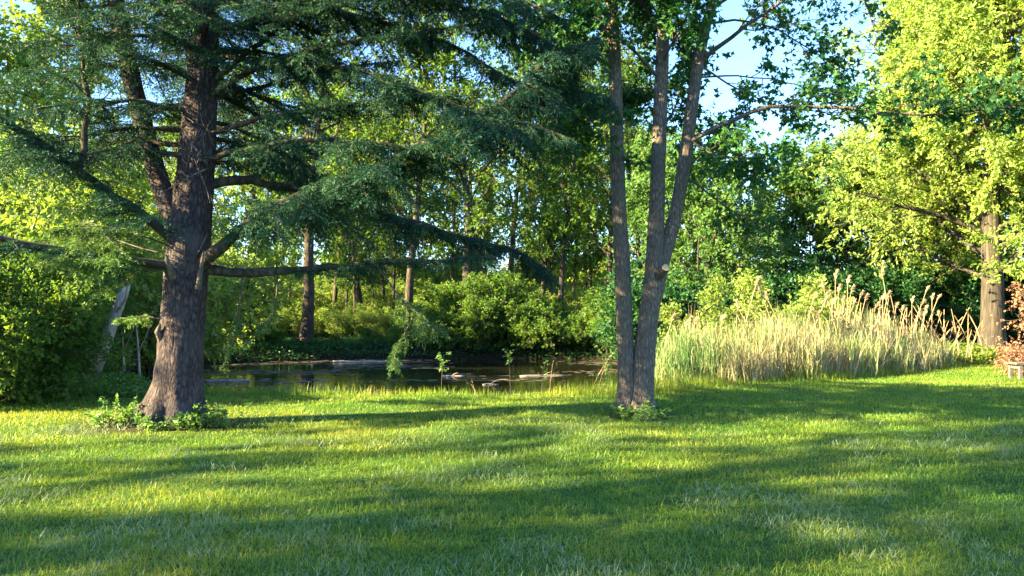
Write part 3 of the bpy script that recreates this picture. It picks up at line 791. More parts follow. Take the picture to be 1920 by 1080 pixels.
def make_maple():
    Y0 = 12.0; bx, by = X(1190, Y0), Y0
    t = thing('maple_tree', 'three stemmed maple with sunlit grey bark rising beside the reeds', 'tree', (bx, by, 0))
    O = np.array([bx, by, 0]); q = lambda px, py, dy=0.: P(px, py, Y0 + dy) - O
    pm = F / Y0
    g = Geo()
    big_trunk(g, [q(1180, 785), q(1177, 740), q(1174, 690), q(1171, 600), q(1166, 480), q(1160, 380), q(1156, 250), q(1153, 120), q(1147, 0), q(1140, -200), q(1130, -500), q(1125, -800)],
              np.array([22, 19, 15.5, 15.2, 14.6, 13.6, 12.8, 12, 10.6, 9, 6, 2]) / pm, S=26, seed=11, flare=[(PI, .07, .15, .5), (PI * 1.4, .08, .15, .4)], ridge=.03, K=60)
    g.build('stem', M['bark_maple'], t, smooth=True)
    g = Geo()
    big_trunk(g, [q(1200, 785, -.05), q(1202, 740), q(1205, 690), q(1215, 600), q(1226, 530), q(1228, 470), q(1231, 390), q(1236, 250), q(1240, 140), q(1245, 40), q(1250, -120), q(1258, -400), q(1264, -800)],
              np.array([27, 23, 21, 18.3, 18.0, 16.5, 14.2, 13.2, 12.6, 11.5, 9, 6, 2]) / pm, S=32, seed=12, flare=[(0, .08, .10, .4), (PI * 1.6, .12, .12, .35), (PI * 1.2, .06, .10, .35)], ridge=.03, K=64)
    g.build('trunk', M['bark_maple'], t, smooth=True)
    g = Geo()
    big_trunk(g, [q(1228, 560, .02), q(1238, 505, .02), q(1254, 450, .04), q(1268, 400, .05), q(1284, 300, .08), q(1297, 200, .1), q(1309, 115, .12), q(1325, 45, .14), q(1338, -10, .16), q(1360, -150, .2), q(1390, -450, .3), q(1410, -700, .3)],
              np.array([14, 14, 13.4, 12.8, 12.2, 11.6, 11, 8.8, 8, 7, 5, 2]) / pm, S=24, seed=13, ridge=.03, K=56)
    g.build('stem', M['bark_maple'], t, smooth=True)
    # sawn branch stub
    g = Geo(); a = q(1232, 520, -.05); b = q(1248, 502, -.34)
    tubes(g, np.stack([a, a * .5 + b * .5, b]), np.array([.085, .075, .066]), 14)
    st = g.build('sawn_stub', M['bark_maple'], t, smooth=True)
    g = Geo(); dirv = norm(b - a)
    tubes(g, np.stack([b, b + dirv * .012]), np.array([.058, .056]), 14, cap=True)
    g.build('cut_face', M['cut'], st)
    L = lambda l: [q(*a) for a in l]
    B = [
        (L([(1310, 118, .12), (1345, 90, .0), (1380, 60, -.15), (1430, 25, -.3), (1470, 0, -.4), (1540, -50, -.6)]), .045, .015, 10, 1.0, 6, .15),
        (L([(1284, 272, .08), (1310, 255, 0), (1345, 238, -.1), (1395, 212, -.2), (1440, 200, -.3), (1520, 198, -.5), (1580, 200, -.6), (1640, 212, -.8), (1760, 215, -1.0), (1900, 200, -1.3), (1990, 195, -1.5)]), .042, .010, 26, .85, 9, .0),
        (L([(1312, 122, .1), (1345, 147, .1), (1390, 172, .15), (1440, 192, .2), (1500, 215, .3)]), .02, .006, 9, .6, 6, .1),
        (L([(1322, 45, .14), (1370, 35, .3), (1410, 34, .4), (1470, 60, .5), (1520, 95, .6), (1590, 135, .7)]), .024, .006, 13, .7, 7, .0),
        (L([(1300, 145, .1), (1380, 140, .3), (1450, 150, .5), (1530, 165, .7), (1600, 168, .9)]), .018, .005, 11, .6, 7, .1),
        (L([(1330, 20, .15), (1420, -40, .3), (1540, -60, .5), (1620, -20, .6), (1640, 60, .7)]), .03, .006, 12, .8, 7, .1),
        (L([(1290, 335, .08), (1330, 365, .2), (1390, 405, .3), (1450, 440, .4)]), .02, .006, 9, .55, 4, .35),
        (L([(1240, 150, 0), (1200, 110, -.3), (1160, 60, -.5), (1100, 30, -.7), (1030, 10, -.8)]), .03, .008, 12, .8, 8, .0),
        (L([(1153, 130, 0), (1120, 105, -.2), (1070, 85, -.4), (1010, 60, -.5), (950, 40, -.5)]), .03, .008, 12, .75, 9, .0),
        (L([(1150, 60, 0), (1110, 20, .2), (1050, -30, .4), (960, -50, .6)]), .03, .008, 12, .8, 9, .0),
        (L([(1240, 120, 0), (1260, 80, -.4), (1290, 40, -.6), (1300, -40, -.8)]), .025, .008, 10, .7, 8, .0),
        (L([(1156, 230, 0), (1125, 215, -.3), (1090, 230, -.5), (1060, 260, -.6)]), .02, .006, 9, .6, 8, .0),
        (L([(1290, 260, .1), (1330, 290, -.3), (1380, 300, -.5), (1460, 290, -.7)]), .02, .006, 10, .55, 7, .1),
        (L([(1280, 320, .1), (1310, 300, .4), (1330, 260, .6), (1370, 240, .8)]), .018, .006, 9, .5, 7, .1),
        (L([(1236, 250, 0), (1265, 210, .4), (1280, 150, .7), (1300, 110, .8)]), .02, .006, 9, .6, 8, .0),
        (L([(1236, 308, 0), (1212, 305, -.02), (1176, 308, -.05), (1168, 306, -.05)]), .016, .012, 2, .25, 5, .3),
        (L([(1240, 60, 0), (1210, 10, -.2), (1170, -40, -.4), (1120, -90, -.6)]), .03, .01, 12, .8, 8, .0),
        (L([(1148, 20, 0), (1170, -30, -.3), (1200, -60, -.6), (1250, -60, -.8)]), .03, .01, 10, .8, 8, .0),
        (L([(1240, 180, 0), (1215, 160, .3), (1190, 170, .5), (1150, 200, .6)]), .018, .006, 9, .55, 8, .0),
        (L([(1309, 115, .12), (1275, 70, .3), (1230, 30, .5), (1200, 10, .6)]), .02, .006, 10, .6, 8, .0),
    ]
    for i, (pt, r0, r1, n2, sub, nl, bare) in enumerate(B):
        limb_leafy(t, pt, r0, r1, int(n2 * (1.1 if i in (0, 1, 2, 3, 4, 5, 6) else 1.9)), sub, nl, 900 + i, bare=bare if i < 7 else bare * .5, n3=7)
    # upper crown above the picture: leafy limbs off each stem
    rng = np.random.default_rng(91); az = 0
    for i in range(20):
        z = 6.0 + i * .3; az += 2.4
        sx = [q(1143, -100)[0], q(1252, -150)[0], q(1368, -200)[0]][i % 3]
        c = np.array([sx, .05, z]); ln = (2.2 - .06 * i) * (.7 + .5 * rng.random())
        pt = [c + np.array([math.cos(az) * ln * s, math.sin(az) * ln * s, .5 * ln * s]) for s in (0, .3, .6, 1.0)]
        limb_leafy(t, pt, .035, .01, 9, .9, 4, 1000 + i, leafL=.13, n3=5)
make_maple()

# ------------------------------------------------------------------ woodland prototypes and placements
def place(x, y): return (x, y, gz1(x, y))
def at(px, Y): return place(X(px, Y), Y)

protos = {}
def proto(key, label, cat, name, loc, bark, leaf, group=None, rz=0, sc=1, **kw):
    wood, lf = deciduous(**kw)
    t = make_tree_thing(name, label, cat, wood, lf, bark, leaf, loc, group, rz, sc)
    protos[key] = t
    return t
def more(key, loc, rz, sc, label, group=None, leaf=None):
    return dup(protos[key], loc, rz, sc, label, group)

G_FAR = 'sunlit trees of the far wood beyond the pond'
G_BANK = 'shrubs crowding the far pond bank'
# tall woodland trees across the pond
proto('tall', 'tall dark trunked tree on the far bank framed below the long horizontal limb', 'tree', 'woodland_tree', at(575, 37), 'bark_dark', 'leaf_mid',
      seed=21, H=17, tr=.31, base=.30, spread=4.0, n1=24, n2=7, n3=6, nl=11, leafL=.20, leafW=.13, bare=.34)
proto('fork', 'forked dark tree on the far bank behind the sunlit hanging spray', 'tree', 'woodland_tree', at(768, 38), 'bark_dark', 'leaf_mid',
      seed=22, H=16, tr=.24, base=.28, spread=3.6, n1=24, n2=7, n3=6, nl=11, leafL=.19, leafW=.12, bare=.34, lean=.02)
proto('slim', 'slim tree with ragged dead lower twigs just left of the three stemmed maple', 'tree', 'woodland_tree', at(1050, 39), 'bark_dark', 'leaf_mid',
      seed=23, H=15, tr=.17, base=.22, spread=3.0, n1=26, n2=6, n3=6, nl=10, leafL=.18, leafW=.12, bare=.3)
proto('gold', 'yellow green sunlit tree glowing through the wood behind the spruce boughs', 'tree', 'woodland_tree', at(640, 58), 'bark_dark', 'leaf_yellow',
      seed=24, H=17, tr=.30, base=.12, spread=4.6, n1=26, n2=7, n3=6, nl=11, leafL=.26, leafW=.17, bare=.05)
proto('small', 'small rounded green tree behind the reed bed right of the maple', 'tree', 'woodland_tree', at(1330, 30), 'bark_dark', 'leaf_fresh',
      seed=25, H=8.0, tr=.16, base=.10, spread=3.0, n1=26, n2=7, n3=6, nl=12, leafL=.17, leafW=.11)
proto('shrub', 'big dark leafy shrub hanging over the pond left of the maple stems', 'shrub', 'shrub', at(930, 35.6), 'twig', 'leaf_mid', group=G_BANK,
      seed=26, H=2.9, tr=.045, base=.08, spread=1.2, n1=12, n2=5, n3=5, nl=10, leafL=.14, leafW=.085, multi=9, bare=.48, wander=.16)
proto('brightshrub', 'bright yellow green shrub left of the spruce trunk', 'shrub', 'shrub', at(225, 20.5), 'twig', 'leaf_gold',
      seed=27, H=3.6, tr=.04, base=.10, spread=1.3, n1=11, n2=6, n3=5, nl=9, leafL=.12, leafW=.075, multi=8, bare=.3, wander=.13)

HEDGE = []
R = random.Random(4)
def rr(a, b): return a + (b - a) * R.random()
far = [
    ('tall', 455, 40, .85, 'thin dark tree standing between the spruce trunk and the broad dark trunk'),
    ('tall', 872, 36.5, .95, 'dark trunk rising from the shrubs at the middle of the far bank'),
    ('slim', 1015, 42, 1.0, 'slim dark tree second left of the maple across the pond'),
    ('slim', 1142, 38, 1.05, 'dark tree half hidden behind the left stem of the maple'),
    ('fork', 680, 44, .9, 'slender tree in the thin row between the two darkest trunks'),
    ('slim', 720, 46, .9, 'spindly tree just left of the forked dark tree'),
    ('slim', 625, 47, .95, 'spindly tree just right of the broad dark trunk'),
    ('fork', 945, 48, 1.0, 'mid green tree behind the shrubs at centre of the wood'),
    ('slim', 1100, 46, 1.0, 'slim tree in the gap left of the maple trunks'),
    ('tall', 330, 42, .7, 'leafy tree directly behind the spruce trunk'),
    ('tall', 240, 36, .5, 'leafy tree behind the second stem of the spruce'),
    ('fork', 110, 34, .48, 'leafy tree behind the rising left limb of the spruce'),
    ('tall', 10, 31, .45, 'leafy tree at the left edge behind the bushes'),
    ('fork', 1215, 44, .95, 'green tree seen between the maple stems'),
]
for key, px, Y, sc, lab in far:
    more(key, at(px, Y), rr(0, 6.28), (sc, sc, sc * rr(.95, 1.05)), lab)
golds = [(380, 62), (520, 66), (770, 63), (890, 60), (1010, 66), (1120, 61), (1230, 68), (250, 58), (120, 56), (0, 52), (-120, 50), (1330, 72), (1450, 74), (1560, 72)]
for px, Y in golds:
    s = rr(.8, 1.1) * (.62 if px > 1290 else .9 if px < 200 else .6 if px < 300 else 1.0)
    if px < 200: s *= 1.45
    more('gold', at(px, Y), rr(0, 6.28), (s, s, s * rr(.9, 1.1)), 'yellow green tree in the sunlit row beyond the pond wood', G_FAR)
protos['gold']['group'] = G_FAR; protos['gold']['label'] = 'yellow green tree in the sunlit row beyond the pond wood'
for k, (px, Y) in enumerate([(648, 43), (665, 42), (703, 43.5), (738, 42), (845, 43), (905, 45), (1035, 42), (1075, 43), (1110, 44), (488, 43), (540, 45), (985, 46)]):
    s_ = rr(.45, .62); more('slim', at(px, Y), rr(0, 6.28), (s_, s_, s_ * 1.35), 'thin young tree among the trunks across the pond', 'thin young trees among the trunks across the pond')
G_HEDGE = 'bright shrubs along the far edge of the meadow beyond the wood'
for k in range(20):
    px = 150 + k * 62 + rr(-20, 20); Y = rr(66, 76); s_ = rr(1.2, 1.7)
    HEDGE.append((px, Y, s_))
# shrubs on the far bank
for px, Y, s in [(1000, 35.3, .75), (1080, 35.6, .5), (860, 36.2, .85), (790, 36, .6), (700, 35.2, .28), (630, 35.0, .2), (500, 34.8, .36), (430, 34.8, .7), (1160, 34.5, .8), (470, 34.4, .4), (390, 34.0, .6), (890, 34.4, .7), (1000, 34.4, .6), (1120, 34.2, .6), (820, 34.7, .45), (960, 37.5, .95), (750, 35.2, .3), (1040, 38.5, .6), (1220, 33, 1.0)]:
    more('shrub', at(px, Y), rr(0, 6.28), (s * rr(.9, 1.2), s * rr(.9, 1.2), s), 'leafy green shrub at the foot of the wood on the far pond bank', G_BANK)
protos['shrub']['label'] = 'leafy green shrub at the foot of the wood on the far pond bank'
# green mass behind the reeds
for px, Y, s, lab in [(1250, 33, 1.0, 'green tree behind the right stem of the maple'), (1400, 31, .68, 'round green tree behind the middle of the reeds below the open sky'),
                      (1470, 34, .86, 'taller green tree below the open sky'), (1545, 32, .98, 'green tree with dark trunk left of the sunlit yellow tree'),
                      (1620, 33, .88, 'shaded green tree under the sunlit yellow crown'), (1700, 34, 1.0, 'shaded green tree behind the tall plumed reeds'),
                      (1790, 36, 1.0, 'shaded green tree left of the pale trunk'), (1960, 37, 1.1, 'green tree at the right edge behind the pale trunk')]:
    more('small', at(px, Y), rr(0, 6.28), s, lab)
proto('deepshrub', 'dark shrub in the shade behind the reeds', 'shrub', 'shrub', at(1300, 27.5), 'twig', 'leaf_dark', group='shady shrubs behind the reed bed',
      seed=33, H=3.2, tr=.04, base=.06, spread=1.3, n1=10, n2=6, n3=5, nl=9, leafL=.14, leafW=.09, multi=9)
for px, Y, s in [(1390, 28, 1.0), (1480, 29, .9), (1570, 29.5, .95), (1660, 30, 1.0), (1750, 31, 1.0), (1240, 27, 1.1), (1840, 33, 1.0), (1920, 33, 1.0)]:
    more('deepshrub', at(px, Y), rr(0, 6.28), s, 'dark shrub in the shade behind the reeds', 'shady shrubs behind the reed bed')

# left-hand side shrubs and small trees
proto('leftbush', 'dense green bush at the left edge with low leafy branches over the lawn', 'shrub', 'shrub', at(20, 13.6), 'twig', 'leaf_mid', sc=.88,
      seed=41, H=2.5, tr=.03, base=.05, spread=1.05, n1=16, n2=7, n3=5, nl=9, leafL=.085, leafW=.055, multi=10)
for px, Y, s, lab in [(-90, 14.5, 1.1, 'green bush at the very left edge behind the dense bush'), (60, 17.5, .95, 'green bush behind the dense left bush')]:
    more('leftbush', at(px, Y), rr(0, 6.28), s, lab)
for px, Y, s, lab in [(110, 20.5, 1.15, 'yellow green shrub under the low left limb of the spruce'), (20, 19, 1.25, 'tall yellow green shrub at the left edge under the spruce limb'),
                      (280, 24, 1.2, 'yellow green shrub directly left of the spruce trunk and behind it'), (430, 33, 1.2, 'green shrub just right of the spruce trunk across the pond'), (-80, 22, 1.6, 'tall yellow green shrub beyond the left edge bushes')]:
    more('brightshrub', at(px, Y), rr(0, 6.28), s, lab)
G_UND = 'sunlit understorey shrubs among the trunks across the pond'
for px, Y, s_ in [(420, 43, .8), (480, 47, .9), (520, 44, .6), (605, 45, .6), (650, 49, .8), (700, 46, .65), (735, 43, .6), (440, 39, .55), (510, 40, .5), (590, 41, .5), (660, 40, .5), (720, 39, .45), (745, 48, .8), (830, 40, .8), (910, 40, .9), (990, 40, .7), (1060, 41, .7), (1120, 40, .7), (820, 46, .9), (900, 44, 1.0), (985, 45, .9), (1030, 47, .9), (1085, 43, .7), (1125, 46, .9), (560, 52, .8), (770, 53, .8)]:
    more('brightshrub', at(px, Y), rr(0, 6.28), (s_ * 1.1, s_ * 1.1, s_), 'sunlit shrub among the trunks across the pond', G_UND)
for px, Y, s_ in HEDGE:
    more('brightshrub', at(px, Y), rr(0, 6.28), (s_ * 1.4, s_ * 1.4, s_), 'bright shrub along the far edge of the meadow beyond the wood', G_HEDGE)
proto('lefttree', 'small sunlit tree at the left behind the low spruce limb', 'tree', 'woodland_tree', at(60, 25), 'bark_dark', 'leaf_gold',
      seed=43, H=6.6, tr=.12, base=.14, spread=2.4, n1=24, n2=7, n3=6, nl=11, leafL=.15, leafW=.095)
more('lefttree', at(200, 28), 2.0, 1.0, 'small sunlit tree behind the rising limb of the spruce')
more('lefttree', at(310, 31), 4.0, 1.0, 'small sunlit tree hidden mostly by the spruce trunk')

# trees outside the frame on the left whose shadows fall across the lawn
sh = [(-14.5, .6, .7), (-33, -4.2, 1.9), (-37, -9.5, 2.0), (-30, -8.5, 1.7)]
proto('shade', 'broad leafy tree standing out of frame left of the lawn', 'tree', 'lawn_tree', place(-20, -5.2), 'bark_dark', 'leaf_mid', group='leafy trees standing left of the lawn',
      seed=61, H=11, tr=.25, base=.12, spread=3.4, n1=26, n2=7, n3=6, nl=6, leafL=.25, leafW=.17, bare=.68)
for x, y, s in sh:
    more('shade', place(x, y), rr(0, 6.28), (s * .9, s * .9, s), 'broad leafy tree standing out of frame left of the lawn', 'leafy trees standing left of the lawn')

wood, lf = deciduous(seed=62, H=16, tr=.28, base=.56, spread=3.2, n1=22, n2=7, n3=6, nl=6, leafL=.26, leafW=.17, bare=.6)
make_tree_thing('lawn_tree', 'tall high crowned tree standing out of frame left of the lawn', 'tree', wood, lf, 'bark_dark', 'leaf_mid', place(-17.5, 0.4))
# the big sunlit trees on the right
wood, lf = deciduous(seed=71, H=17, tr=.40, base=.15, spread=5.2, n1=54, n2=11, n3=8, nl=26, leafL=.155, leafW=.075, l2=.6, sides=16, shape='cone', ang1=1.25, droop=-.05)
make_tree_thing('cypress_tree', 'tall bright yellow green tree with fluted pale trunk at the right edge', 'tree', wood, lf, 'bark_pale', 'leaf_gold', at(1858, 27))
wood, lf = deciduous(seed=72, H=16, tr=.3, base=.18, spread=4.2, n1=46, n2=10, n3=8, nl=20, leafL=.155, leafW=.085, sides=12, ang1=1.15, droop=-.04)
make_tree_thing('cypress_tree', 'sunlit yellow green tree filling the upper right corner behind the maple branches', 'tree', wood, lf, 'bark_pale', 'leaf_gold', at(1800, 31))
wood, lf = deciduous(seed=73, H=17, tr=.4, base=.24, spread=5.0, n1=44, n2=10, n3=8, nl=18, leafL=.16, leafW=.10, sides=12, ang1=1.1)
make_tree_thing('broadleaf_tree', 'green tree at the far upper right corner beyond the pale trunk', 'tree', wood, lf, 'bark_dark', 'leaf_yellow', at(2060, 24.6))

# leaning dead trunk at left
g = Geo(); t = thing('dead_tree', 'pale leaning dead trunk behind the left bush', 'dead tree', at(178, 17.2))
O = np.array(t.location); tubes(g, np.stack([P(172, 705, 17.2) - O, P(195, 650, 17.2) - O, P(212, 600, 17.3) - O, P(228, 560, 17.4) - O, P(238, 530, 17.5) - O]), np.array([.16, .14, .125, .11, .09]), 12, cap=True)
g.build('trunk', M['deadwood'], t, smooth=True)
g = Geo(); tubes(g, np.stack([P(216, 590, 17.3) - O, P(236, 560, 17.1) - O, P(240, 520, 17.0) - O]), np.array([.04, .03, .015]), 7); g.build('broken_branch', M['deadwood'], t, smooth=True)
for px, py0, py1, lab in [(262, 705, 600, 'thin pale bare stem left of the spruce trunk'), (233, 700, 590, 'thin pale bare stem beside the leaning dead trunk')]:
    t = thing('bare_sapling', lab, 'sapling', at(px, 18.5)); O = np.array(t.location); g = Geo()
    tubes(g, np.stack([P(px, py0 + 8, 18.5) - O, P(px - 3, (py0 + py1) / 2, 18.5) - O, P(px - 8, py1, 18.4) - O]), np.array([.035, .028, .012]), 7); g.build('trunk', M['deadwood'], t, smooth=True)
    g = Geo(); tubes(g, np.stack([P(px - 3, 660, 18.5) - O, P(px + 12, 630, 18.4) - O, P(px + 22, 600, 18.4) - O]), np.array([.016, .012, .005]), 6); g.build('branch', M['deadwood'], t, smooth=True)

# ------------------------------------------------------------------ weeds at the tree feet
def weed(seed, h, spread, n, leaf):
    rng = np.random.default_rng(seed); w = Geo(); f = Geo()
    az = rng.random(n) * 6.28; rad = spread * np.sqrt(rng.random(n)) * .5
    st = np.stack([np.cos(az) * rad, np.sin(az) * rad, np.full(n, -.02)], 1)
    d = np.stack([np.cos(az) * .45, np.sin(az) * .45, np.ones(n)], 1)
    b = grow(st, d, h * (.5 + .6 * rng.random(n)), 6, .15, -.02, rng)
    tubes(w, b, np.linspace(.005, .002, 6)[None] * np.ones((n, 1)), 4)
    T = .15 + .85 * rng.random((n, 16)); p, t = interp(b, T); p = p.reshape(-1, 3); t = t.reshape(-1, 3)
    dd = norm(.2 * t + rng.normal(size=p.shape) * np.array([1, 1, .3]))
    s = leaf * (.6 + .7 * rng.random(len(p)))
    leaves(f, p, dd, s, s * .62, rng, upb=1.1)
    return w, f
W = [
    (215, 805, 10.9, .42, .50, 22, 'leafy weed clump at the left foot of the spruce on bare soil'),
    (255, 795, 11.0, .30, .45, 18, 'low weed clump against the spruce root at its left'),
    (300, 806, 10.55, .25, .45, 18, 'low weed clump in front of the spruce trunk'),
    (352, 806, 10.55, .28, .40, 18, 'small pale leaved weed clump before the spruce trunk to the right of centre'),
    (385, 800, 10.75, .30, .45, 20, 'dark weed clump at the right foot of the spruce'),
    (415, 795, 11.0, .38, .40, 16, 'upright sunlit weed clump furthest right of the spruce foot'),
    (1165, 778, 11.75, .26, .5, 18, 'weed clump at the left foot of the maple'),
    (1195, 782, 11.5, .24, .5, 20, 'weed clump in front of the maple base'),
    (1228, 775, 11.8, .34, .45, 18, 'taller weed clump at the right foot of the maple'),
]
for i, (px, py, Y, h, sp, n, lab) in enumerate(W):
    w, f = weed(40 + i, h * 1.05, sp * 1.1, n, .07)
    t = thing('weed_clump', lab, 'weeds', at(px, Y), 'weed clumps at the tree feet')
    w.build('stem', M['twig'], t); f.build('leaves', M['weed'], t)

# ------------------------------------------------------------------ reeds
def make_reeds():
    rng = np.random.default_rng(23)
    n0 = 15000
    x = 2.8 + 13 * rng.random(n0); y = 16.8 + 10.5 * rng.random(n0)
    sd = sdist(REEDS, x, y) + .9 * (vnoise(x, y, 1.4, 61) - .55)
    k = (sd > 0); x, y, sd = x[k], y[k], sd[k]
    k = rng.random(len(x)) < np.where(sd < 1.2, 1.0, .55); x, y, sd = x[k], y[k], sd[k]
    n = len(x)
    z = np.maximum(gz(x, y), WATER - .1)
    prof = np.interp(x / y, [.19, .23, .30, .36, .42, .48, .53, .56, .60], [1.25, 1.28, 1.32, 1.38, 1.5, 1.42, 1.15, .8, .5])
    h = prof * (.55 + .45 * ss(sd / .8)) * (.42 + .5 * rng.random(n) + .3 * vnoise(x, y, 1.7, 64)) - z
    az = rng.normal(size=n) * 1.2 + .2
    dead = vnoise(x, y, .8, 62)
    rn = np.clip(.28 + .5 * rng.random(n) + .8 * (dead - .42) + .12 * ss((x / y - .3) / .15) - .10, 0, 1)
    g = Geo()
    blades(g, x, y, z - .02, h, (.018 + .016 * rng.random(n)), np.clip(.03 + .10 * rng.normal(size=n), -.22, .3), az, rng, rn, curl=.6)
    # leaf blades leaving the stalks
    m = rng.integers(0, n, 17000); hh = h[m] * (.2 + .75 * rng.random(len(m)))
    a2 = rng.random(len(m)) * 6.28
    blades(g, x[m], y[m], z[m] + hh, .22 + .3 * rng.random(len(m)), .014 + .010 * rng.random(len(m)), np.clip(.4 + .22 * rng.normal(size=len(m)), .05, 1.0), a2, rng, np.clip(rn[m] + .25 * rng.normal(size=len(m)), 0, 1))
    m = rng.integers(0, n, 900); m = m[sd[m] > .3]; k2 = len(m)
    blades(g, x[m], y[m], z[m], h[m] * (1.05 + .3 * rng.random(k2)), .013 + .006 * rng.random(k2), np.clip(.12 * rng.normal(size=k2), -.3, .3), rng.random(k2) * 6.28, rng, .8 + .2 * rng.random(k2))
    # collapsed dead stalks at the front
    m = rng.integers(0, n, 2600); m = m[sd[m] < .9]
    blades(g, x[m], y[m] - .05, z[m] + .1 * rng.random(len(m)), .5 + .7 * rng.random(len(m)), np.full(len(m), .016), np.clip(.75 + .3 * rng.normal(size=len(m)), .2, 1.3), rng.random(len(m)) * 6.28, rng, np.full(len(m), .95) + .05 * rng.random(len(m)), curl=.6)
    o = g.build('reed_bed', M['reed']); tag(o, 'thick bed of green and straw coloured reeds at the lawn edge right of the maple', 'reeds', kind='stuff')
    # tall plumed reeds
    def stalk(seed, h, lean, plume=True):
        r = np.random.default_rng(seed); w = Geo(); K = 9; s = np.linspace(0, 1, K)
        pts = np.stack([lean * h * s ** 1.8, .1 * lean * h * s, h * s], 1)
        tubes(w, pts, np.linspace(.017, .008, K), 5)
        f = Geo(); n = 90
        t = r.random(n); base = pts[-1] + (pts[-1] - pts[-2]) * 0
        dirv = norm(pts[-1] - pts[-2] + np.array([.06, 0, 0]))
        p = base + dirv * (t * .20 - .04)[:, None] + r.normal(size=(n, 3)) * .010
        d = norm(dirv + .38 * r.normal(size=(n, 3)))
        leaves(f, p, d, .07 + .04 * r.random(n), .016, r, upb=.1)
        fl = Geo(); hz = h * np.array([.45, .6, .72]); a = r.random(3) * 6.28
        blades(fl, np.interp(hz, pts[:, 2], pts[:, 0]), np.zeros(3), hz, np.array([.4, .35, .3]), np.full(3, .016), np.array([.5, .6, .7]), a, r, r.random(3))
        return w, f, fl
    groups = {}
    lab = 'tall dry reed with a feathery plume standing above the reed bed'
    var = []
    for i, (h, le) in enumerate([(2.3, .10), (2.3, .25), (2.2, -.12), (2.2, -.28), (2.3, .02), (2.2, .16)]):
        var.append((h, le, stalk(70 + i, h, le)))
    meshes = []
    for h, le, (w, f, fl) in var:
        meshes.append((h, le, w.mesh('stalk', M['dry'], True), f.mesh('plume', M['plume']), fl.mesh('leaf_blade', M['dry'])))
    spots = [(1415, 545), (1432, 530), (1385, 575), (1440, 560), (1530, 540), (1522, 560), (1545, 555), (1568, 520), (1572, 545), (1590, 530), (1600, 545), (1612, 555), (1560, 570), (1580, 565), (1625, 560), (1635, 575),
             (1650, 515), (1655, 560), (1668, 555), (1680, 575), (1690, 580), (1538, 575), (1600, 570), (1645, 580), (1710, 565), (1722, 570), (1742, 545), (1748, 560), (1758, 560), (1735, 580), (1728, 590), (1765, 590),
             (1783, 578), (1795, 590), (1811, 575), (1815, 585), (1830, 603), (1771, 600), (1350, 600), (1310, 605), (1260, 598), (1285, 610)] + [(R.randint(1520, 1680), R.randint(552, 600)) for _ in range(34)] + [(R.randint(1690, 1770), R.randint(568, 610)) for _ in range(16)] + [(R.randint(1770, 1850), R.randint(595, 625)) for _ in range(9)]
    for i, (px, py) in enumerate(spots):
        Y = float(np.interp(px, [1260, 1400, 1550, 1700, 1830], [18.6, 19.5, 20.8, 22.8, 25.2])) + rr(-.4, .6)
        h, le, m1, m2, m3 = meshes[R.randrange(len(meshes))]
        x = X(px, Y); z = max(gz1(x, Y), WATER - .1)
        top = P(px, py, Y)[2]; s = (top - z) / h
        t = thing('plumed_reed', lab, 'reed', (x - le * h * s, Y, z - .02), 'tall plumed reeds above the reed bed', rr(-.35, .35), (1, 1, s))
        for nm, me in (('stalk', m1), ('plume', m2), ('leaf_blade', m3)):
            o = bpy.data.objects.new(nm, me); C.objects.link(o); o.parent = t
            if nm == 'plume' and (px > 1770 or i > 46):
                bpy.data.objects.remove(o)
    # broken stalks leaning at the right end
    for (a, b, lb) in [((1756, 645), (1806, 594), 'snapped pale reed stalk leaning right at the end of the reed bed'), ((1812, 580), (1852, 655), 'bent pale reed stalk slanting down before the pale trunk'), ((1795, 682), (1758, 690), 'fallen pale reed lying on the grass at the end of the reeds')]:
        Y = 24.0; p0 = P(*a, Y); p1 = P(*b, Y); t = thing('broken_reed', lb, 'reed', p0)
        g = Geo(); tubes(g, np.stack([p0 * 0, (p1 - p0) * .5 + np.array([0, 0, .01]), p1 - p0]), np.array([.018, .016, .012]), 6, cap=True); g.build('stalk', M['dry'], t)
        g = Geo(); blades(g, np.array([(p1 - p0)[0] * .6]), np.array([0.]), np.array([(p1 - p0)[2] * .6]), np.array([.3]), np.array([.018]), np.array([.9]), np.array([.4]), np.random.default_rng(1), np.array([.5])); g.build('leaf_blade', M['dry'], t)
make_reeds()

